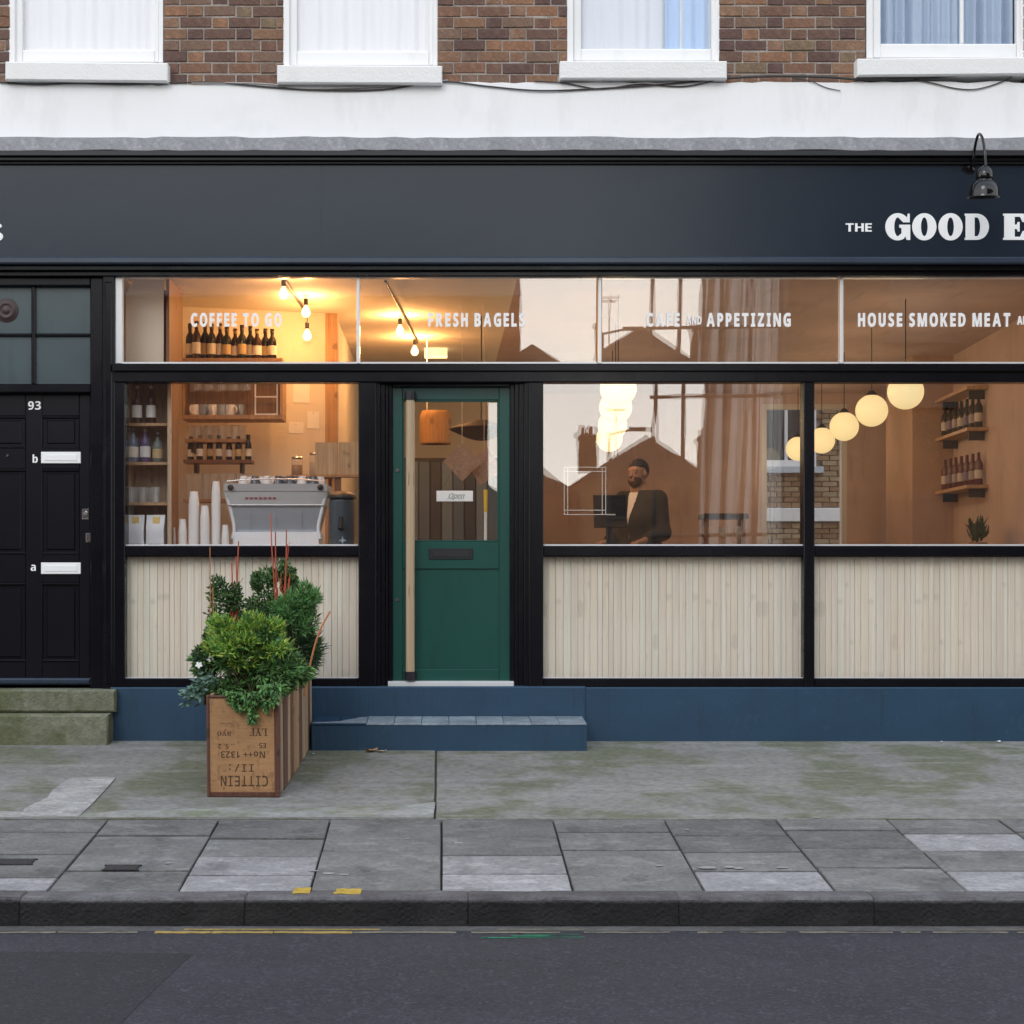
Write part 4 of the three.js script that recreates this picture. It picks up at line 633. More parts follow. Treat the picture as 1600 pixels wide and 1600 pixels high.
// ------------------------------------------------------------------ seen through the door
{
  const dz = -3.4, t = thing('drum_pendant', 'amber wood-veneer drum pendant seen through the green door', 'lamp', [X(681, dz), Y(694, dz), dz]);
  part('shade', lathe([[0.14, 0], [0.152, 0.02], [0.155, 0.24], [0.13, 0.3], [0.126, 0.29], [0.148, 0.23], [0.145, 0.03]], 10), M([0.55, 0.33, 0.14], 0.6, { map: plankT }), t); part('cord', new THREE.CylinderGeometry(0.006, 0.006, CE - Y(694, dz) - 0.28, 6), paper, t, [-0.08, (CE - Y(694, dz) + 0.28) / 2, 0]); part('canopy', new THREE.CylinderGeometry(0.02, 0.13, 0.02, 12), walnutM, t, [0, 0.295, 0]);
  const bz = -2.2, d = thing('dish_pendant', 'wide black metal dish pendant seen through the green door', 'lamp', [X(752, bz), Y(688, bz), bz]);
  part('shade', lathe([[0.05, 0], [0.12, 0.02], [0.26, 0.085], [0.27, 0.1], [0.1, 0.15], [0.05, 0.17], [0.0, 0.175]], 24), blackDeep, d); part('cord', new THREE.CylinderGeometry(0.006, 0.006, CE - Y(688, bz) - 0.16, 6), blackDeep, d, [0, (CE - Y(688, bz) + 0.16) / 2, 0]);
  const kr = M([0.55, 0.38, 0.28], 0.85, { map: grainT }), cz = -1.5;
  [[722, 722, 0.78], [757, 728, 0.55]].forEach(([px, py, a], i) => { const c = thing('kraft_card', i ? 'brown kraft paper card hanging beside its tilted twin behind the door' : 'tilted brown kraft paper card hanging behind the door glass', 'card', [X(px, cz), Y(py, cz), cz - 0.1 * i]); part('sheet', cbox(0.21, 0.22, 0.006, 0.001), kr, c, [0, 0, 0], [0, 0.1, a]); part('string', new THREE.CylinderGeometry(0.002, 0.002, CE - Y(py, cz) - 0.12, 5), paper, c, [0, (CE - Y(py, cz) + 0.12) / 2, -0.004]); });
  const bb = thing('back_bar', 'tall grey-blue boarded back bar deep inside behind the door', 'cabinet', [X(708, -5), FL, -5.2]);
  part('carcass', box(1.4, 1.95, 0.4), M([0.03, 0.035, 0.045], 0.6), bb, [0, 0.975, -0.05]); for (let i = 0; i < 12; i++) part('board', cbox(0.108, 1.9, 0.02, 0.006), M([[0.07, 0.12, 0.2], [0.03, 0.045, 0.075], [0.12, 0.19, 0.29]][i % 3], 0.5), bb, [-0.64 + i * 0.116, 0.96, 0.172]);
  const cc = thing('pastry_counter', 'pale low counter with a glass front just inside the door', 'counter', [X(705, -2.6), FL, -2.9]);
  part('body', box(1.0, 0.86, 0.5), M([0.4, 0.38, 0.36], 0.6), cc, [0, 0.43, 0]); part('top', box(1.06, 0.04, 0.56), M([0.6, 0.6, 0.62], 0.25), cc, [0, 0.882, 0]);
  for (const [px, h, m, l] of [[668, 0.17, M([0.42, 0.24, 0.2], 0.8), 'russet paper bag'], [690, 0.1, paper, 'white paper bag'], [772, 0.14, M([0.6, 0.5, 0.45], 0.8), 'pinkish paper bag']]) { const g = new THREE.BoxGeometry(0.16, h, 0.1, 4, 4, 3), p = g.attributes.position; for (let i = 0; i < p.count; i++) { p.setX(i, p.getX(i) + 0.012 * (hash(i, 7) - 0.5)); p.setZ(i, p.getZ(i) * (1 - 0.4 * (p.getY(i) / h + 0.5))); } g.computeVertexNormals(); solo('paper_bag', g, m, l + ' standing on the pastry counter behind the door', 'bag', [X(px, -2.8), FL + 0.902 + h / 2, -2.8]); }
  const br = thing('brush', 'thin white stick with yellow top upright behind the door glass', 'brush', [X(759, -0.3), FL, -0.32]);
  part('stick', new THREE.CylinderGeometry(0.012, 0.012, Y(800, -0.3) - FL, 10), paper, br, [0, (Y(800, -0.3) - FL) / 2, 0]); part('handle', new THREE.CylinderGeometry(0.016, 0.014, 0.16, 10), M([0.75, 0.5, 0.05], 0.5), br, [0, Y(800, -0.3) - FL + 0.08, 0]); part('head', box(0.25, 0.05, 0.06), walnutM, br, [0, 0.025, 0]);
  // hanging sign on the door glass
  const cv = document.createElement('canvas'); cv.width = 256; cv.height = 72; const g = cv.getContext('2d'); g.fillStyle = '#f1f0ec'; g.fillRect(0, 0, 256, 72); g.fillStyle = '#33433c'; g.setTransform(1, 0, -0.45, 1, 30, 0); g.font = '46px serif'; g.fillText('Open', 70, 50); g.setTransform(1, 0, 0, 1, 0, 0); g.strokeStyle = '#33433c'; g.lineWidth = 2; g.beginPath(); g.moveTo(70, 58); g.quadraticCurveTo(130, 50, 190, 57); g.stroke();
  const ct = new THREE.CanvasTexture(cv); ct.colorSpace = THREE.SRGBColorSpace;
  const sg = thing('open_sign', 'small white sign reading Open hung inside the door glass', 'sign', [X(710.5, -0.13), Y(775, -0.13), -0.135]);
  part('plate', box(X(739, -0.13) - X(682, -0.13), 0.075, 0.004), paper, sg, [0, 0, -0.003]); const pl = new THREE.PlaneGeometry(X(739, -0.13) - X(682, -0.13) - 0.002, 0.073); part('face', pl, M([1, 1, 1], 0.6, { map: ct }), sg, [0, 0, 0.0002]);
  part('string', merge([rod([-0.1, 0.037, 0], [0, 0.2, 0], 0.001, 5), rod([0.1, 0.037, 0], [0, 0.2, 0], 0.001, 5)]), blackDeep, sg);
}

// ------------------------------------------------------------------ the dining room
{
  const fmM = M([0.75, 0.74, 0.7], 0.5);
  const mh = thing('menu_holder', 'thin white double-line menu frame fixed inside the shop window', 'menu holder', [X(914, -0.07), Y(767, -0.07), -0.07]);
  for (const [s, o] of [[1, 0], [0.86, 0]]) { const w = 0.145 * s + (s < 1 ? -0.004 : 0), h = 0.165 * (s < 1 ? 0.82 : 1); for (const q of [-1, 1]) { part('upright', box(0.004, 2 * 0.165, 0.004), fmM, mh, [q * w, 0, 0]); part('crossbar', box(2 * 0.145, 0.004, 0.004), fmM, mh, [0, q * h, 0.0045]); } }
  const sc = thing('till_counter', 'dark service counter in front of the man', 'counter', [1.55, FL, -2.35]); part('body', box(0.95, 0.9, 0.4), walnutM, sc, [0, 0.45, 0]); part('top', box(1.0, 0.04, 0.45), M([0.05, 0.04, 0.035], 0.4), sc, [0, 0.92, 0]);
  const ti = thing('till_screen', 'black till screen on a stand beside the man', 'screen', [X(953, -2.35), FL + 0.94, -2.35], 0.15); part('base', cbox(0.2, 0.16, 0.02, 0.004).rotateX(-Math.PI / 2), blackDeep, ti, [0, 0.02, 0]); part('neck', box(0.05, 0.32, 0.04), blackDeep, ti, [0, 0.17, -0.02]); part('screen', cbox(0.28, 0.28, 0.03, 0.006), M([0.012, 0.012, 0.014], 0.25), ti, [0, 0.37, 0.02], [-0.12, 0, 0]); part('bezel_stripe', box(0.08, 0.01, 0.004), paper, ti, [0, 0.34, 0.026]);
  // rack of glasses on a dark stand
  const rk = thing('glass_stand', 'dark timber stand with stem glasses hanging under its top', 'stand', [X(1130, -3.8), FL, -3.8]); const rh = Y(803, -3.8) - FL;
  part('top', cbox(0.42, 0.3, 0.05, 0.01).rotateX(-Math.PI / 2), M([0.02, 0.014, 0.012], 0.5), rk, [0, rh, 0]); for (const [x, z] of [[-0.17, -0.11], [0.17, -0.11], [-0.17, 0.11], [0.17, 0.11]]) part('leg', box(0.03, rh - 0.05, 0.03), walnutM, rk, [x, (rh - 0.05) / 2, z]); part('tier', box(0.4, 0.02, 0.28), walnutM, rk, [0, rh - 0.34, 0]);
  const gob = lathe([[0, 0.003], [0.033, 0.003], [0.005, 0.01], [0.005, 0.09], [0.024, 0.11], [0.038, 0.15], [0.032, 0.21], [0.03, 0.21], [0.036, 0.15], [0.02, 0.113], [0, 0.105]], 16);
  for (let i = 0; i < 6; i++) solo('wine_glass', gob, clear, 'clear wine glass on the dark stand', 'glass', [X(1130, -3.8) - 0.14 + (i % 3) * 0.14, FL + rh - 0.33, -3.86 + 0.12 * Math.floor(i / 3)], 'wine glasses on the dark stand');
  // shelves with bottles on the side wall
  const ang = -Math.atan(SK), bg = lathe([[0, 0], [0.036, 0], [0.037, 0.2], [0.015, 0.24], [0.014, 0.3], [0, 0.3]], 14);
  [Y(602, -3.3), Y(667, -3.3), Y(757, -3.3)].forEach((y, i) => {
    const z = -3.95, xw = 4.68 + SK * -z, s = thing('side_shelf', ['topmost timber shelf on the side wall by the chimney breast', 'middle timber shelf with bottles on the side wall', 'lowest timber shelf with bottles on the side wall'][i], 'shelf', [xw - 0.1, y, z], ang);
    part('board', box(0.19, 0.03, 1.25), oakM, s, [0, -0.015, 0]); for (const q of [-0.5, 0.5]) part('bracket', box(0.14, 0.08, 0.02), blackDeep, s, [0.02, -0.07, q]);
    if (i) for (let k = 0; k < 7; k++) { const o = thing('shelf_bottle', i === 1 ? 'dark bottle on the middle side-wall shelf' : 'reddish bottle on the lowest side-wall shelf', 'bottle', [xw - 0.1 - SK * (0.5 - k * 0.16) * -1 * 0 + SK * (k * 0.16 - 0.5) * -0 , y + 0.001, z + 0.5 - k * 0.16], 0, i === 1 ? 'bottles on the middle side-wall shelf' : 'bottles on the lowest side-wall shelf'); part('glass', bg, i === 1 ? M([0.02, 0.016, 0.014], 0.15) : M([0.09, 0.02, 0.03], 0.2), o); part('label', new THREE.CylinderGeometry(0.0375, 0.0375, 0.08, 14, 1, true), M([[0.5, 0.45, 0.4], [0.35, 0.3, 0.3], [0.2, 0.16, 0.25]][k % 3], 0.7), o, [0, 0.1, 0]); }
  });
  // tables and chairs further in
  const tb = thing('dining_table', 'round dark dining table in the back of the room', 'table', [3.6, FL, -4.6]); part('top', lathe([[0, 0.75], [0.4, 0.75], [0.41, 0.735], [0.4, 0.72], [0, 0.72]], 28), walnutM, tb); part('pedestal', lathe([[0.2, 0], [0.2, 0.02], [0.03, 0.05], [0.03, 0.719]], 18), blackDeep, tb);
  const cd = thing('candle', 'pale pillar candle on the round dining table', 'candle', [3.6, FL + 0.751, -4.6]); part('wax', lathe([[0, 0], [0.035, 0], [0.035, 0.19], [0.03, 0.2], [0, 0.19]], 16), M([0.7, 0.6, 0.42], 0.6), cd); part('wick', new THREE.CylinderGeometry(0.002, 0.002, 0.03, 5), blackDeep, cd, [0, 0.205, 0]);
  // bentwood chairs, a potted plant, a coat on a hook
  [[3.05, -4.5, 1.2], [4.05, -4.3, -1.4], [2.35, -5.6, 0.5]].forEach(([x, z, turn], i) => {
    const ch = thing('cafe_chair', ['dark bentwood chair beside the round dining table', 'dark bentwood chair between the table and the chimney breast', 'dark bentwood chair alone at the back of the room'][i], 'chair', [x, FL, z], turn);
    part('seat', lathe([[0, 0.455], [0.19, 0.455], [0.2, 0.44], [0.19, 0.425], [0, 0.425]], 20), walnutM, ch); part('backrest', tube([[-0.17, 0.45, -0.14], [-0.19, 0.7, -0.19], [-0.12, 0.92, -0.21], [0, 0.96, -0.215], [0.12, 0.92, -0.21], [0.19, 0.7, -0.19], [0.17, 0.45, -0.14]], 0.014, 40, 8), walnutM, ch); part('slat', tube([[-0.09, 0.45, -0.15], [-0.1, 0.68, -0.19], [0, 0.84, -0.205], [0.1, 0.68, -0.19], [0.09, 0.45, -0.15]], 0.01, 30, 6), walnutM, ch);
    for (const [a, b2] of [[-1, -1], [1, -1], [-1, 1], [1, 1]]) part('leg', rod([a * 0.2, 0, b2 * 0.2], [a * 0.14, 0.43, b2 * 0.13], 0.013, 8, 0.016), walnutM, ch);
  });
  const sb = thing('side_table', 'tall dark side table under the lowest side-wall shelf', 'table', [X(1528, -2.6), FL, -2.6]); part('top', box(0.42, 0.03, 0.4), walnutM, sb, [0, 0.92, 0]); for (const [a, b2] of [[-1, -1], [1, -1], [-1, 1], [1, 1]]) part('leg', box(0.03, 0.905, 0.03), walnutM, sb, [a * 0.18, 0.4525, b2 * 0.17]);
  const pp = thing('potted_plant', 'dark leafy pot plant on the tall side table', 'plant', [X(1528, -2.6), FL + 0.936, -2.6]); part('pot', lathe([[0, 0], [0.06, 0], [0.075, 0.11], [0.08, 0.115], [0.07, 0.115], [0, 0.1]], 20), M([0.3, 0.14, 0.08], 0.8), pp);
  const lg = []; for (let k = 0; k < 60; k++) { const q = new THREE.PlaneGeometry(0.035, 0.11, 1, 3); q.translate(0, 0.055, 0); const p = q.attributes.position; for (let n = 0; n < p.count; n++) { const v = p.getY(n) / 0.11; p.setX(n, p.getX(n) * (1 - Math.abs(v - 0.4) * 1.3)); p.setZ(n, -0.03 * v * v); } q.rotateX(rr(0.2, 1.3)); q.rotateY(rnd() * 6.3); q.translate(rr(-0.05, 0.05), 0.11 + rr(0, 0.14), rr(-0.05, 0.05)); lg.push(q); } const lgm = merge(lg); lgm.computeVertexNormals(); part('foliage', lgm, M([0.02, 0.05, 0.02], 0.5, { side: THREE.DoubleSide }), pp);
}

// ------------------------------------------------------------------ outside on the front
{
  const z0 = 0.09, t = thing('gooseneck_lamp', 'black gooseneck sign lamp with domed shade over the fascia lettering', 'lamp', [X(1515, z0), Y(264, z0), z0]);
  const gl = M([0.004, 0.004, 0.005], 0.1);
  const zz = 0.34, wx = (px, z) => X(px, z) - X(1515, z0), wy = (py, z) => Y(py, z) - Y(264, z0);
  part('wall_mount', lathe([[0, 0.02], [0.02, 0.02], [0.035, 0.006], [0.04, 0]], 20).rotateX(Math.PI / 2), gl, t); part('mount_bracket', box(0.07, 0.018, 0.02), gl, t, [-0.02, 0.004, 0.012]);
  part('arm', tube([[0, 0, 0.015], [0.0, 0.03, 0.07], [wx(1521, 0.16), wy(232, 0.16), 0.1], [wx(1524, 0.2), wy(214, 0.2), 0.17], [wx(1529, 0.28), wy(219, 0.28), 0.26], [wx(1532, zz), wy(240, zz), zz - 0.01], [wx(1533, zz), wy(264, zz), zz]], 0.0095, 40, 10), gl, t);
  const prof0 = [[0, 0.12], [0.012, 0.12], [0.016, 0.112], [0.03, 0.108], [0.048, 0.092], [0.059, 0.068], [0.062, 0.045], [0.059, 0.03], [0.053, 0.02], [0.07, 0.012], [0.09, -0.006], [0.103, -0.032], [0.109, -0.06], [0.109, -0.08], [0.116, -0.088], [0.113, -0.092], [0.103, -0.08], [0.1, -0.05], [0.085, -0.01], [0.05, 0.01], [0, 0.015]];
  const prof = prof0.map(([r, y]) => [r * 0.94, y * 1.0]);
  part('shade', lathe(prof, 40), gl, t, [wx(1530.5, zz), wy(264, zz) - 0.12, zz + 0.0], [0.12, 0, 0]);
  part('bulb', new THREE.SphereGeometry(0.035, 16, 12), M([0.3, 0.3, 0.29], 0.3), t, [wx(1530.5, zz), wy(264, zz) - 0.125, zz]);
  // cables along the top of the render
  const cm = M([0.05, 0.048, 0.045], 0.7), cg = M([0.35, 0.34, 0.32], 0.7);
  const runs = [['thin dark cable slung under the sill over the black door', [[0, 130], [60, 133], [120, 131], [190, 133], [262, 131]], 0.006, cm], ['slack dark cable sagging under the two middle sills', [[262, 131], [330, 130], [430, 138], [500, 142], [600, 141], [690, 129], [760, 136], [840, 143], [930, 140], [1010, 135], [1136, 124]], 0.0055, cm], ['second cable crossing under the sill between brick piers', [[835, 128], [880, 131], [935, 140], [1000, 133], [1070, 136], [1140, 121]], 0.0045, cm], ['thick dark cable bundle along the foot of the brick pier', [[1130, 124], [1200, 121], [1290, 122], [1345, 126], [1420, 124], [1510, 119], [1640, 112]], 0.009, cm], ['loose black cable loop hanging below the sill with the glazing bar', [[1420, 124], [1455, 131], [1490, 139], [1520, 141], [1550, 134], [1580, 122]], 0.004, cm], ['short cable end dangling on the white render', [[1240, 124], [1265, 128], [1290, 138], [1312, 143]], 0.003, cm], ['pale painted cable along the white render', [[300, 131], [420, 133], [470, 140], [540, 139], [640, 134], [700, 127]], 0.006, cg]];
  for (const [l, pts, r, m] of runs) solo('cable', tube(pts.map(([px, py], i) => [X(px), Y(py), 0.014 + r + (i % 2) * 0.003]), r, 60, 6), m, l, 'cable');
  // a dead leaf and litter on the concrete
  const lf = (x, z, s, m, l, n = 'dead_leaf', c = 'leaf') => { const g = new THREE.PlaneGeometry(s, s * 0.6, 6, 4), p = g.attributes.position; for (let i = 0; i < p.count; i++) { const u = p.getX(i) / s * 2, v = p.getY(i) / s * 3; p.setY(i, p.getY(i) * (1 - u * u * 0.75)); p.setZ(i, 0.012 + s * 0.16 * (u * u + v * v * 0.6) + s * 0.1 * hash(i, 4)); } g.rotateX(-Math.PI / 2); g.rotateY(rnd() * 6); g.computeVertexNormals(); solo(n, g, m, l, c, [x, -0.066 * z - 0.008, z]); };
  const lm = M([0.42, 0.24, 0.1], 0.8, { side: THREE.DoubleSide }), lm2 = M([0.6, 0.45, 0.3], 0.8, { side: THREE.DoubleSide }), pm = M([0.7, 0.7, 0.68], 0.8, { side: THREE.DoubleSide });
  lf(X(580, 0.45), 0.46, 0.1, lm, 'curled brown dead leaf against the foot of the blue step'); lf(X(596, 0.46), 0.47, 0.07, lm2, 'smaller tan dead leaf touching the brown leaf by the step');
  lf(X(1470, 0.08), 0.1, 0.035, pm, 'scrap of white paper litter at the foot of the blue plinth', 'paper_scrap', 'litter'); lf(X(1558, 0.08), 0.1, 0.05, pm, 'larger scrap of white litter at the foot of the blue plinth', 'paper_scrap', 'litter'); lf(X(490, 0.5), 0.55, 0.03, pm, 'tiny white scrap between planter and blue step', 'paper_scrap', 'litter');
}

// ------------------------------------------------------------------ planter made of old crates, with its plants
{
  const PZ = 1.9, W = 0.419, H = 0.588, L = 1.74, px0 = X(380.5, PZ);
  const pt = thing('crate_planter', 'long timber planter of old crate boards with stencilled front beside the steps', 'planter', [px0, -0.066 * PZ + 0.004, PZ]);
  pt.rotation.set(S1, -0.028, 0, 'YXZ');
  const cv = document.createElement('canvas'); cv.width = 512; cv.height = 720; const g = cv.getContext('2d'), im = g.createImageData(512, 720);
  for (let j = 0; j < 720; j++) for (let i = 0; i < 512; i++) {
    const u = i / 512, v = j / 720, gr = fbm(u, v, 4, 60, 4, 201), bl = fbm(u, v, 5, 5, 5, 203), st = sstep(0.58, 0.78, fbm(u, v, 14, 14, 4, 205));
    let c = mix([0.3, 0.15, 0.065], [0.52, 0.3, 0.14], 0.55 * gr + 0.45 * bl); c = mix(c, [0.16, 0.08, 0.04], 0.45 * st); const k = (j * 512 + i) * 4; for (let n = 0; n < 3; n++) im.data[k + n] = toS(c[n]); im.data[k + 3] = 255;
  }
  g.putImageData(im, 0, 0); g.fillStyle = 'rgba(30,16,10,0.66)';
  const txt = (s, x, y, size, sq = 1, font = 'sans-serif') => { g.save(); g.translate(x, y); g.rotate(Math.PI); g.scale(sq, 1); g.font = `bold ${size}px ${font}`; g.textAlign = 'center'; g.fillText(s, 0, 0); g.restore(); };
  txt('CITTEIN', 262, 578, 104, 0.82, 'monospace'); txt('No++ 1323', 255, 396, 68, 1.0, 'sans-serif'); txt('II/:', 235, 492, 74, 1.2, 'monospace'); txt('E5', 400, 335, 52); txt('.. 5. 2', 130, 342, 50); txt('LYF', 370, 228, 76, 0.9, 'serif'); txt('\u2219ayo', 130, 252, 56, 1.1, 'serif'); txt('\u2014\u2019\u2014', 130, 180, 40);
  g.globalCompositeOperation = 'source-over'; for (let k = 0; k < 900; k++) { g.fillStyle = `rgba(150,92,48,${0.25 + 0.4 * rnd()})`; g.fillRect(rnd() * 512, rnd() * 720, 2 + rnd() * 9, 1 + rnd() * 2); }
  const ft = new THREE.CanvasTexture(cv); ft.colorSpace = THREE.SRGBColorSpace;
  const face = new THREE.PlaneGeometry(W - 0.02, H - 0.02);
  const rust = M([0.17, 0.075, 0.05], 0.8, { map: plankT, bumpMap: grainB, bumpScale: 0.003 });
  part('front_board', box(W - 0.012, H - 0.012, 0.02), M([0.34, 0.19, 0.1], 0.85), pt, [0, H / 2, -0.02]); part('printed_face', face, M([1, 1, 1], 0.8, { map: ft, bumpMap: grainB, bumpScale: 0.002 }), pt, [0, H / 2, -0.0085]);
  for (const [w, h, x, y] of [[0.018, H, -W / 2 + 0.009, H / 2], [0.03, H, W / 2 - 0.015, H / 2], [W - 0.05, 0.03, -0.006, 0.016], [W - 0.05, 0.012, -0.006, H - 0.007]]) part('edge_batten', cbox(w, h, 0.03, 0.004, 0.0015), rust, pt, [x, y, 0.0]);
  const tones = [[0.55, 0.42, 0.29], [0.2, 0.11, 0.085], [0.5, 0.33, 0.2], [0.3, 0.26, 0.2], [0.62, 0.46, 0.3], [0.24, 0.12, 0.08], [0.58, 0.4, 0.24]].map((c) => M(c, 0.85, { map: plankT, bumpMap: grainB, bumpScale: 0.003 }));
  for (const s of [-1, 1]) { let z = -0.032, k = 0; while (z > -L + 0.02) { const w = [0.05, 0.13, 0.16, 0.11, 0.18, 0.15, 0.12, 0.2, 0.16][k % 9], gg = cbox(w - 0.006, H - 0.01, 0.022, 0.004, 0.002); gg.rotateY(s * Math.PI / 2); part('side_board', gg, tones[[3, 0, 1, 4, 5, 2, 6, 1, 0][k % 9]], pt, [s * (W / 2 + rr(-0.006, 0.004) * (k ? 1 : 0)), H / 2 + rr(-0.004, 0.006), z - w / 2], [0, 0, 0]); z -= w; k++; } }
  part('back_board', box(W - 0.03, H - 0.01, 0.02), tones[5], pt, [0, H / 2, -L]);
  const sg = new THREE.PlaneGeometry(W - 0.05, L - 0.06, 10, 40).rotateX(-Math.PI / 2), sp = sg.attributes.position; for (let i = 0; i < sp.count; i++) sp.setY(i, 0.03 * (hash(i, 8) - 0.5)); sg.computeVertexNormals();
  part('soil', sg, M([0.035, 0.025, 0.018], 1), pt, [0, H - 0.06, -L / 2]);

  // foliage: many small folded leaves, each its own colour
  const greens = { lime: [[0.15, 0.27, 0.03], [0.22, 0.33, 0.045], [0.1, 0.2, 0.03], [0.28, 0.34, 0.06]], mid: [[0.05, 0.12, 0.03], [0.075, 0.16, 0.035], [0.04, 0.1, 0.03], [0.1, 0.18, 0.05]], dark: [[0.02, 0.055, 0.02], [0.03, 0.075, 0.025], [0.015, 0.04, 0.018], [0.05, 0.1, 0.03]], blue: [[0.06, 0.12, 0.08], [0.08, 0.15, 0.11], [0.1, 0.17, 0.14]], fresh: [[0.07, 0.19, 0.05], [0.1, 0.24, 0.06], [0.05, 0.14, 0.04]] };
  function leaves(n, pos, cols, len, wid, up = 0.3, curl = 0.35) {    // pos() gives [point, outward]
    const P = [], N = [], C = [], v = new THREE.Vector3(), d = new THREE.Vector3(), s = new THREE.Vector3(), nn = new THREE.Vector3();
    for (let i = 0; i < n; i++) {
      const [p, o] = pos(); d.set(o[0] + rr(-0.7, 0.7), o[1] + up + rr(-0.6, 0.6), o[2] + rr(-0.7, 0.7)).normalize();
      s.set(rr(-1, 1), rr(-1, 1), rr(-1, 1)).cross(d).normalize(); nn.crossVectors(d, s).normalize(); const l = len * rr(0.6, 1.25), w = wid * rr(0.7, 1.2), f = w * curl;
      const a = [p[0], p[1], p[2]], q = (t, e, h) => [a[0] + d.x * l * t + s.x * w * e + nn.x * h, a[1] + d.y * l * t + s.y * w * e + nn.y * h, a[2] + d.z * l * t + s.z * w * e + nn.z * h];
      const m = q(0.5, 0, -f), L1 = q(0.45, 0.5, f * 0.3), R1 = q(0.45, -0.5, f * 0.3), tip = q(1, 0, f * 0.5), c = pick(cols), k = rr(1.1, 1.9);
      for (const tri of [[a, m, L1], [a, R1, m], [m, tip, L1], [m, R1, tip]]) for (const x of tri) { P.push(...x); C.push(c[0] * k, c[1] * k, c[2] * k); }
    }
    const gg = new THREE.BufferGeometry(); gg.setAttribute('position', new THREE.BufferAttribute(new Float32Array(P), 3)); gg.setAttribute('color', new THREE.BufferAttribute(new Float32Array(C), 3)); gg.computeVertexNormals(); return gg;
  }
  const leafM = M([1, 1, 1], 0.55, { vertexColors: true, transmission: 0.22, side: THREE.DoubleSide });
  const ball = (c, r, lump = 0.35, sd = 1, lo = -0.6) => () => { let x, y, z, q; do { x = rr(-1, 1); y = rr(lo, 1); z = rr(-1, 1); q = Math.hypot(x, y, z); } while (q > 1 || q < 0.05); const k = 1 - lump * vnoise(x / q * 2.2 + 9 * sd, (y + z) / q * 2.2 + 9, 999, 999, sd), t = Math.pow(rnd(), 0.35) / q * k; return [[c[0] + x * t * r[0], c[1] + y * t * r[1], c[2] + z * t * r[2]], [x / q, y / q, z / q]]; };
  const lobes = (c, r, n, size, sd, box = false) => { const L = []; for (let k = 0; k < n; k++) { let x, y, z; do { x = rr(-1, 1); y = rr(-0.9, 1); z = rr(-1, 1); } while (!box && Math.hypot(x, y, z) > 1); const s = size * rr(0.65, 1.25), q = 1 - s * 0.75; L.push(ball([c[0] + x * r[0] * q, c[1] + y * r[1] * q, c[2] + z * r[2] * q], r.map((v) => v * s), 0.3, sd + k, -1)); } return () => { const [p, o] = pick(L)(); const g = [(p[0] - c[0]) / r[0], (p[1] - c[1]) / r[1], (p[2] - c[2]) / r[2]]; return [p, [o[0] * 0.5 + g[0] * 0.6, o[1] * 0.5 + g[1] * 0.6, o[2] * 0.5 + g[2] * 0.6]]; }; };
  const at3 = (px, py, z) => [X(px, z), Y(py, z), z];
  const soilY = (z) => 0.53 - 0.066 * z + (PZ - z) * 0.0;
  function plant(name, label, c, geo, stems = 5, spread = 0.1, m = leafM) {
    const base = [c[0], soilY(c[2]) - 0.0, c[2]], t = thing(name, label, 'plant', base);
    geo.translate(-base[0], -base[1], -base[2]); part('foliage', geo, m, t);
    const hgt = c[1] - base[1]; if (stems) part('stems', merge(Array.from({ length: stems }, () => rod([rr(-0.03, 0.03), -0.03, rr(-0.03, 0.03)], [rr(-1, 1) * spread, hgt * rr(0.8, 1.1) + 0.02, rr(-1, 1) * spread], 0.006, 6, 0.003))), M([0.12, 0.08, 0.045], 0.9), t);
    return t;
  }
  let c = at3(390, 1000, 1.7); plant('lime_shrub', 'feathery lime-green shrub mounded at the front of the planter', c, leaves(4600, lobes(c, [0.3, 0.2, 0.28], 26, 0.28, 2), greens.lime.concat(greens.lime, greens.lime, greens.fresh), 0.046, 0.014, 0.6), 8, 0.15);
  c = at3(395, 1040, 1.68); plant('leafy_shrub', 'dense dark green shrub spilling below the lime shrub', c, leaves(6000, lobes(c, [0.35, 0.235, 0.26], 30, 0.28, 5), greens.mid.concat(greens.fresh, greens.mid), 0.05, 0.017, 0.1), 7, 0.14);
  c = at3(358, 972, 0.85); plant('box_shrub', 'dark upright box shrub beside the red stems', c, leaves(3900, lobes(c, [0.15, 0.3, 0.15], 20, 0.34, 7, true), greens.dark.concat(greens.mid), 0.028, 0.018, 0.4), 5, 0.05);
  c = at3(424, 950, 0.6); plant('box_shrub', 'tall broad dark box shrub between the two red stem clumps', c, leaves(5000, lobes(c, [0.175, 0.31, 0.16], 22, 0.33, 8, true), greens.dark.concat(greens.mid, greens.mid), 0.03, 0.019, 0.4), 5, 0.05);
  c = at3(470, 962, 0.95); plant('fine_leaved_shrub', 'loose fresh green shrub leaning out over the planter side', c, leaves(3400, lobes(c, [0.17, 0.25, 0.22], 20, 0.32, 9), greens.mid.concat(greens.fresh, greens.fresh), 0.055, 0.011, 0.5), 8, 0.1);
  c = at3(470, 1015, 0.9); plant('dark_fern', 'dark narrow-leaved plant under the loose green shrub', c, leaves(1700, ball(c, [0.14, 0.14, 0.16], 0.45, 12, -1), greens.dark, 0.08, 0.01, 0.3), 6, 0.06);
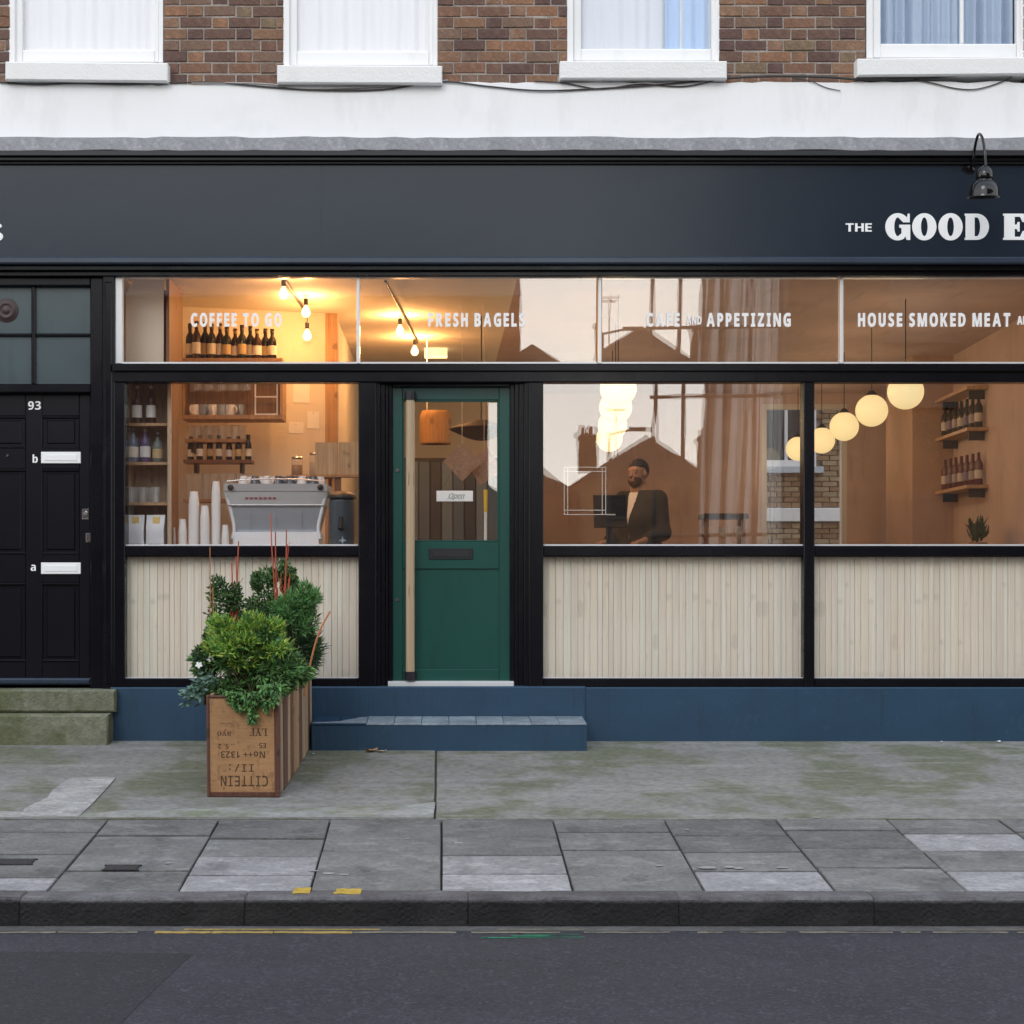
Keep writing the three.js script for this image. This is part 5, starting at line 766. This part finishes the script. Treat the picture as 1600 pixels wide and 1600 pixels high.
  c = at3(405, 1085, 1.84); plant('trailing_ivy', 'fresh green ivy trailing over the stencilled planter front', c, (() => { const strands = [[376, 1085, 376, 1110], [392, 1080, 396, 1128], [404, 1080, 400, 1100], [418, 1070, 416, 1112], [430, 1068, 428, 1100], [365, 1080, 364, 1100]]; return leaves(620, () => { const s = pick(strands), t = Math.pow(rnd(), 1.4), p = at3(s[0] + (s[2] - s[0]) * t + rr(-12, 12) * (1 - 0.6 * t), s[1] + (s[3] - s[1]) * t, 1.925 + rr(0, 0.05)); return [p, [rr(-0.4, 0.4), -0.5, 0.7]]; }, greens.fresh.concat(greens.mid), 0.036, 0.024, -0.1, 0.2); })(), 0);
  c = at3(322, 1060, 1.72); plant('silver_plant', 'blue-grey leafed plant hanging over the planter edge', c, leaves(240, () => { const t = rnd(), p = at3(335 - 38 * t + rr(-14, 14), 1058 + 34 * t + rr(-12, 12), 1.72 + rr(-0.08, 0.1)); return [p, [-0.6, -0.1, 0.4]]; }, greens.blue, 0.04, 0.026, 0, 0.2), 4, 0.12);
  c = at3(325, 1028, 1.66); const wf = plant('white_flowering_plant', 'dark leafy plant with a few white blooms at the planter edge', c, leaves(900, ball(c, [0.12, 0.085, 0.1], 0.4, 15, -0.9), greens.dark.concat(greens.mid), 0.04, 0.02, 0.2), 5, 0.08);
  for (const [px, py] of [[311, 1039], [328, 1029]]) { const p = at3(px, py, 1.75), pet = []; for (let k = 0; k < 5; k++) { const q = new THREE.SphereGeometry(0.009, 7, 5); q.scale(1, 0.45, 1.4); q.translate(0, 0, 0.011); q.rotateY(k * 1.257); pet.push(q); } const fg = merge(pet); fg.rotateX(1.1); part('flower', fg, M([0.8, 0.8, 0.74], 0.6), wf, [p[0] - c[0], p[1] - soilY(c[2]), p[2] - c[2]]); }
  const redM = M([0.42, 0.075, 0.035], 0.55), orM = M([0.5, 0.19, 0.07], 0.55);
  [[372, 945, 0.9, 7, 'clump of thin red dogwood stems beside the dark box shrub', 846, redM], [438, 965, 0.8, 8, 'taller clump of bright red dogwood stems behind the lime shrub', 802, redM], [466, 1030, 1.35, 1, 'bare orange-tan stem leaning out at the planter side', 955, orM], [334, 990, 1.2, 2, 'single pale wispy stem rising beside the box shrub', 855, orM]].forEach(([px, py, z, n, l, top, m], i) => {
    const b = at3(px, py, z), y0 = soilY(z), t = thing('dogwood_stems', l, 'plant', [b[0], y0, z]);
    for (let k = 0; k < n; k++) { const hh = (Y(top, z) - y0) * (k ? rr(0.5, 0.92) : 1), lean = i === 2 ? 0.16 + 0.05 * k : rr(-0.1, 0.1) * (i === 3 ? 0.3 : 1), bx = rr(-0.035, 0.035), r = i === 2 ? 0.0065 : i === 3 ? 0.0025 : rr(0.0022, 0.0042); part('stem', tube([[bx, -0.03, rr(-0.03, 0.03)], [bx + lean * 0.3 + rr(-0.01, 0.01), hh * 0.4, rr(-0.02, 0.02)], [bx + lean * 0.6, hh * 0.75, 0], [bx + lean * (i === 2 ? 1 : 0.75), hh, rr(-0.03, 0.03)]], r, 14, 6), m, t); if (i < 2 && k < 7) { const hy = hh * rr(0.45, 0.8), sx = bx + lean * 0.4; part('twig', tube([[sx, hy - 0.02, 0], [sx + rr(-0.035, 0.035), hy + 0.05, rr(-0.02, 0.02)], [sx + rr(-0.055, 0.055), hy + 0.14, rr(-0.03, 0.03)]], r * 0.55, 8, 5), m, t); } }
  });
}

// ------------------------------------------------------------------ across the street: what the shop windows mirror
{
  const slate = M([0.07, 0.07, 0.08], 0.7, { map: grainT }), brk = [M([0.2, 0.1, 0.065], 0.9, { map: grainT }), M([0.24, 0.15, 0.09], 0.9, { map: grainT }), M([0.16, 0.08, 0.06], 0.9, { map: grainT })], dg = M([0.03, 0.035, 0.04], 0.1), pot = M([0.35, 0.16, 0.09], 0.8);
  const dull = M([0.12, 0.1, 0.09], 0.7);
  function house(x, z, w, d, h, rise, m, l, gable) {
    const t = thing('street_house', l, 'house', [x, ROADY, z], Math.PI);
    part('wall', box(w, h, d), brk[m], t, [0, h / 2, -d / 2]);
    const rg = gable ? poly([[-w / 2 - 0.2, 0], [w / 2 + 0.2, 0], [0, rise]], d).translate(0, h, -d) : poly([[-0.3, 0], [d + 0.3, 0], [d / 2, rise]], w).rotateY(Math.PI / 2).translate(-w / 2, h, 0);
    const roof = part('roof', rg, slate, t);
    const ch = part('chimney', merge([box(0.95, 1.9, 0.7), box(1.1, 0.22, 0.85).translate(0, 0.8, 0)]), brk[m], roof, [w / 2 - 0.6, h + rise * 0.75, -d / 2]);
    for (const q of [-0.28, 0, 0.28]) part('chimney_pot', lathe([[0.12, 0], [0.1, 0.4], [0.08, 0.4], [0.08, 0]], 10), pot, roof, [w / 2 - 0.6 + q, h + rise * 0.75 + 0.95, -d / 2]);
    for (let f = 0; f < Math.floor(h / 2.9); f++) for (const q of [-w * 0.24, w * 0.24]) { const g = new THREE.Group(); g.name = 'window'; t.add(g); part('pane', box(0.95, 1.4, 0.02), dg, g, [q, 1.9 + f * 2.9, 0.012]); part('frame', merge([box(1.1, 0.09, 0.06).translate(0, 0.74, 0), box(1.2, 0.1, 0.12).translate(0, -0.75, 0), box(0.08, 1.4, 0.06).translate(-0.51, 0, 0), box(0.08, 1.4, 0.06).translate(0.51, 0, 0), box(0.94, 0.05, 0.04).translate(0, 0, 0.01)]), dull, g, [q, 1.9 + f * 2.9, 0.03]); }
    const dr = part('door', box(0.95, 2.1, 0.06), ledgeM, t, [0, 1.05, 0.035]); part('knob', new THREE.SphereGeometry(0.04, 10, 8), chrome, dr, [0.35, 0, 0.05]);
    return t;
  }
  // near on one side of the road: a tall terrace with a side road beside it; further off a lower row
  house(9.2, 13.3, 7.6, 8, 9.8, 2.6, 1, 'tall yellow-brown brick house across the road opposite the second globe row', false);
  house(17.2, 13.3, 7.8, 8, 9.8, 2.6, 0, 'tall red-brown brick house next along across the road', false);
  house(-3.15, 13.3, 8.4, 7, 4.7, 1.7, 2, 'low dark brick shop building across the road opposite the first shop window', false);
  house(-11.8, 13.3, 8.2, 7, 4.9, 1.7, 0, 'low red-brown brick building across the road opposite the black door', false);
  house(-20.5, 13.3, 8.4, 8, 9.2, 2.4, 0, 'tall brick house across the road beyond the low buildings', false);
  [[-9, 1], [-2.8, 0], [3.6, 2], [9.8, 1], [16, 0], [22.2, 1]].forEach(([x, m], i) => house(x, 64 + (i % 3) * 1.2, 6.1, 9, 5.2 + 0.7 * hash(i, 5), 1.8 + 1.0 * hash(i, 6), m, 'low gabled brick house in the far row across the side road', true).userData.group = 'far row of gabled houses');
  // scaffold wrapped in grey sheeting on the corner house
  const sc = thing('scaffold', 'steel scaffold with grey sheeting against the house across the road', 'scaffold', [3.2, ROADY, 12.9]);
  const pm = M([0.05, 0.05, 0.055], 0.5);
  for (const x of [0.0, 0.42, 0.78, 1.05, 1.5, 1.95]) part('pole', rod([x, 0, 0], [x + 0.12, 8.6, 0.2], 0.032, 10), pm, sc);
  for (const y of [2.1, 4.2, 6.3]) part('ledger', rod([-0.05, y, -0.04], [2.0, y + 0.03, -0.04], 0.028, 10), pm, sc);
  const shm = M([0.92, 0.92, 0.9], 0.95, { side: THREE.DoubleSide, transmission: 0.75, thickness: 0 });
  [[0.93, 0.1], [1.12, 0.16], [1.36, 0.2], [1.6, 0.17], [1.83, 0.22], [2.06, 0.16]].forEach(([x, w], k) => {
    const sh = new THREE.PlaneGeometry(w, 6.9, 14, 14), p = sh.attributes.position; for (let i = 0; i < p.count; i++) { const u = p.getX(i), v = p.getY(i); p.setX(i, u + 0.035 * v + 0.03 * Math.sin(v * 0.8 + k)); p.setZ(i, 0.04 * Math.sin(u * 38 + 0.5 * v + k)); } sh.computeVertexNormals();
    part('sheeting', sh, shm, sc, [x, 5.4, 0.3]);
  });
  // a bare street tree and a lamp post at the corner of the side road
  const tr = thing('bare_tree', 'bare winter tree by the side road across the street', 'tree', [3.1, ROADY, 34]), gs = [];
  (function grow(p, dir, len, r, dep) { const q = [p[0] + dir[0] * len, p[1] + dir[1] * len, p[2] + dir[2] * len]; gs.push(rod(p, q, r, 6, r * 0.7)); if (dep) for (let k = 0; k < (dep > 3 ? 3 : 2); k++) { const v = new THREE.Vector3(dir[0] + rr(-0.75, 0.75), dir[1] + rr(-0.3, 0.5), dir[2] + rr(-0.75, 0.75)).normalize(); grow(q, [v.x, v.y, v.z], len * rr(0.62, 0.85), r * 0.62, dep - 1); } })([0, 1.6, 0], [0.04, 1, 0], 0.7, 0.09, 5);
  part('trunk', rod([0, 0, 0], [0, 1.62, 0], 0.13, 10, 0.095), M([0.06, 0.05, 0.04], 0.9), tr); part('crown', merge(gs), M([0.06, 0.05, 0.04], 0.9), tr);
  const lp = thing('street_lamp', 'slim grey street lamp post across the side road', 'street lamp', [5.4, ROADY, 40]); part('post', rod([0, 0, 0], [0, 6, 0], 0.07, 10, 0.045), pm, lp); part('arm', rod([0, 5.95, 0], [0.7, 6.1, 0], 0.035, 8), pm, lp); part('head', box(0.6, 0.12, 0.22), pm, lp, [0.95, 6.12, 0]);
  for (const [x, z, y] of [[-4.3, 68, 8.6], [2.2, 68.5, 8.8], [8.6, 67, 8.4], [-0.6, 15.5, 6.4]]) { const ae = thing('roof_aerial', 'thin television aerial on a roof across the street', 'aerial', [x, ROADY + y - 2.2, z], 0, 'roof aerials across the street'); part('mast', rod([0, 0, 0], [0, 3.4, 0], 0.03, 6), pm, ae); part('bars', merge([0, 0.2, 0.4].map((q) => rod([-0.5 + q * 0.3, 3.3 - q * 0.2, 0], [0.5 - q * 0.3, 3.3 - q * 0.2, 0], 0.02, 5))), pm, ae); }
}

// ------------------------------------------------------------------ the man behind the till
{
  const cap = (p, a, b, ra, rb) => { const dx = b[0] - a[0], dy = b[1] - a[1], dz = b[2] - a[2], t = clamp(((p[0] - a[0]) * dx + (p[1] - a[1]) * dy + (p[2] - a[2]) * dz) / (dx * dx + dy * dy + dz * dz + 1e-9)); return Math.hypot(p[0] - a[0] - dx * t, p[1] - a[1] - dy * t, p[2] - a[2] - dz * t) - (ra + (rb - ra) * t); };
  const smin = (a, b, k) => { const h = Math.max(k - Math.abs(a - b), 0) / k; return Math.min(a, b) - h * h * k * 0.25; };
  const bones = (list, k) => (p) => { let d = 9; for (const [a, b, ra, rb] of list) d = smin(d, cap(p, a, b, ra, rb), k); return d; };
  function mesh(f, c, half, res) {                      // f: distance, c: centre of the grid, half: half its side
    const mc = new MarchingCubes(res, new THREE.MeshBasicMaterial(), false, false, 400000); mc.isolation = 0; const n = mc.size, h = n / 2, F = mc.field;
    for (let z = 0; z < n; z++) for (let y = 0; y < n; y++) for (let x = 0; x < n; x++) F[x + y * n + z * n * n] = -f([c[0] + (x - h) / h * half, c[1] + (y - h) / h * half, c[2] + (z - h) / h * half]);
    mc.update(); const g = new THREE.BufferGeometry(), P = mc.positionArray.slice(0, mc.count * 3); for (let i = 0; i < P.length; i += 3) for (let k = 0; k < 3; k++) P[i + k] = P[i + k] * half + c[k];
    g.setAttribute('position', new THREE.BufferAttribute(P, 3)); g.setAttribute('normal', new THREE.BufferAttribute(mc.normalArray.slice(0, mc.count * 3), 3)); return g;
  }
  const torsoB = [[[-0.09, 0.95, 0], [0.09, 0.95, 0], 0.125, 0.125], [[0, 0.98, 0], [0, 1.2, 0.01], 0.14, 0.13], [[-0.08, 1.28, 0], [0.08, 1.28, 0], 0.13, 0.13], [[-0.14, 1.43, -0.01], [0.14, 1.43, -0.01], 0.075, 0.075], [[0, 1.4, -0.02], [0, 1.5, -0.01], 0.09, 0.065]];
  const armB = [-1, 1].flatMap((s) => [[[s * 0.19, 1.42, -0.01], [s * 0.25, 1.14, 0.0], 0.062, 0.047], [[s * 0.25, 1.14, 0.0], [s * 0.19, 1.06, 0.22], 0.045, 0.03]]);
  const legB = [-1, 1].flatMap((s) => [[[s * 0.09, 0.92, 0], [s * 0.105, 0.5, 0.015], 0.098, 0.062], [[s * 0.105, 0.5, 0.015], [s * 0.105, 0.09, -0.02], 0.06, 0.042], [[s * 0.105, 0.05, -0.04], [s * 0.125, 0.04, 0.16], 0.045, 0.036]]);
  const neckB = [[[0, 1.48, -0.01], [0, 1.58, 0.015], 0.06, 0.056]];
  const torso = bones(torsoB, 0.09), arms = bones(armB, 0.03), legs = bones(legB, 0.05), neck = bones(neckB, 0.03);
  const body = mesh((p) => { const r = Math.abs(p[0]) > 0.45 || p[2] > 0.4 || p[2] < -0.35; return r ? 0.2 : smin(smin(torso(p), arms(p), 0.05), smin(legs(p), neck(p), 0.05), 0.06); }, [0, 0.9, 0], 0.95, 130);
  // head: skull, jaw, nose, brow, ears, eyes
  const hc = [0.0, 1.665, 0.035];
  const head = mesh((q) => {
    const p = [q[0] - hc[0], q[1] - hc[1], q[2] - hc[2]], e = (c, r) => { const x = (p[0] - c[0]) / r[0], y = (p[1] - c[1]) / r[1], z = (p[2] - c[2]) / r[2], k = Math.hypot(x, y, z); return (k - 1) * Math.min(...r); };
    let d = smin(e([0, 0.025, -0.01], [0.076, 0.092, 0.096]), e([0, -0.055, 0.025], [0.058, 0.065, 0.07]), 0.04);
    d = smin(d, cap(p, [0, 0.005, 0.088], [0, -0.028, 0.108], 0.009, 0.014), 0.014); d = smin(d, cap(p, [-0.035, 0.028, 0.075], [0.035, 0.028, 0.075], 0.011, 0.011), 0.02);
    for (const s of [-1, 1]) { d = smin(d, e([s * 0.079, -0.01, -0.01], [0.012, 0.031, 0.02]), 0.008); d = Math.max(d, -e([s * 0.031, 0.006, 0.1], [0.017, 0.01, 0.018])); d = Math.min(d, e([s * 0.031, 0.005, 0.078], [0.013, 0.011, 0.012])); }
    d = smin(d, cap(p, [-0.018, -0.06, 0.086], [0.018, -0.06, 0.086], 0.007, 0.007), 0.008);
    return smin(d, cap(p, [0, -0.08, -0.01], [0, -0.17, -0.03], 0.055, 0.058), 0.04);
  }, hc, 0.17, 100);
  // hands resting on the counter: palm, four fingers, thumb
  const hands = [-1, 1].map((s) => { const w = [s * 0.19, 1.06, 0.22], fl = []; for (let k = 0; k < 4; k++) { const x = w[0] + s * (0.028 - k * 0.019), L = [0.034, 0.04, 0.042, 0.036][k]; fl.push([[x, 1.052, w[2] + 0.085], [x + s * 0.002, 1.046, w[2] + 0.085 + L], 0.0092, 0.0086], [[x + s * 0.002, 1.046, w[2] + 0.085 + L], [x, 1.022, w[2] + 0.085 + L * 1.7], 0.0086, 0.0074]); }
    const palm = bones([[[w[0] - s * 0.022, 1.056, w[2] + 0.03], [w[0] - s * 0.026, 1.052, w[2] + 0.08], 0.016, 0.013], [[w[0] + s * 0.02, 1.056, w[2] + 0.03], [w[0] + s * 0.026, 1.052, w[2] + 0.08], 0.016, 0.013], [w, [w[0], 1.056, w[2] + 0.04], 0.028, 0.022]], 0.02), th = bones([[[w[0] - s * 0.03, 1.05, w[2] + 0.035], [w[0] - s * 0.058, 1.042, w[2] + 0.068], 0.012, 0.0105], [[w[0] - s * 0.058, 1.042, w[2] + 0.068], [w[0] - s * 0.06, 1.034, w[2] + 0.1], 0.0105, 0.0085]], 0.008), fs = fl.map((b) => bones([b], 0.001));
    return mesh((p) => { let d = smin(palm(p), th(p), 0.008); for (const f of fs) d = smin(d, f(p), 0.004); return d; }, [w[0], 1.045, w[2] + 0.09], 0.1, 64); });
  const skin = M([0.3, 0.17, 0.12], 0.55);
  const man = thing('person', 'bearded man in dark jacket over white shirt standing at the till', 'person', [X(1000, -3.0), FL, -3.0], -0.75);
  const bg = mergeGeometries([body, head, ...hands]); const bm = part('body', bg, skin, man);
  const jk = mesh((p) => { if (Math.abs(p[0]) > 0.42 || p[1] < 0.75) return 0.2; let d = smin(torso(p), arms(p), 0.06) - 0.02 - 0.006 * (vnoise(p[0] * 14 + 50, p[1] * 9 + p[2] * 12 + 50, 999, 999, 5) - 0.5); d = Math.max(d, 0.84 - p[1], p[1] - 1.515, p[2] - 0.2); const v = 0.05 * clamp((p[1] - 1.2) / 0.26); if (p[2] > 0) d = Math.max(d, v - Math.abs(p[0] + 0.01)); return d; }, [0, 1.18, 0.05], 0.48, 96);
  part('jacket', jk, M([0.014, 0.015, 0.019], 0.8), bm);
  part('shirt', mesh((p) => Math.max(torso(p) - 0.011, 0.9 - p[1], p[1] - 1.5, Math.abs(p[0]) - 0.12, -p[2] + 0.01), [0, 1.2, 0.05], 0.36, 64), M([0.72, 0.72, 0.74], 0.8), bm);
  part('trousers', mesh((p) => Math.max(smin(legs(p), torso(p) + 0.005, 0.05) - 0.014, 0.085 - p[1], p[1] - 0.96), [0, 0.52, 0], 0.5, 84), M([0.02, 0.022, 0.03], 0.85), bm);
  part('shoes', mesh((p) => Math.max(legs(p) - 0.012, p[1] - 0.1, 0.002 - p[1]), [0, 0.1, 0.05], 0.25, 64), M([0.015, 0.012, 0.01], 0.5), bm);
  const hairF = (p0, inside) => { const p = [p0[0] - hc[0], p0[1] - hc[1], p0[2] - hc[2]], k = (c, r) => (Math.hypot((p[0] - c[0]) / r[0], (p[1] - c[1]) / r[1], (p[2] - c[2]) / r[2]) - 1) * Math.min(...r); return k; };
  part('hair', mesh((p) => { const k = hairF(p), n = 0.006 * (vnoise(p[0] * 70 + 90, p[1] * 60 + p[2] * 70 + 90, 999, 999, 3) - 0.5); const d = k([0, 0.034, -0.018], [0.084, 0.098, 0.102]) + n; const y = p[1] - hc[1], z = p[2] - hc[2]; return Math.max(d, -y + (z > 0 ? 0.055 - 0.0 : 0.055 + z * 1.3), z - 0.092); }, [hc[0], hc[1] + 0.03, hc[2]], 0.15, 72), M([0.018, 0.012, 0.009], 0.75), bm);
  part('beard', mesh((p) => { const k = hairF(p), n = 0.006 * (vnoise(p[0] * 90 + 90, p[1] * 70 + p[2] * 70 + 90, 999, 999, 4) - 0.5), y = p[1] - hc[1], z = p[2] - hc[2]; return Math.max(k([0, -0.062, 0.026], [0.064, 0.07, 0.076]) + n, y + 0.032, -z - 0.01, Math.abs(p[0]) < 0.026 && z > 0.06 && y > -0.075 ? 0.004 - 0.0 : -9); }, [hc[0], hc[1] - 0.06, hc[2] + 0.02], 0.13, 64), M([0.05, 0.025, 0.015], 0.85), bm);
}

renderer.render(scene, camera);
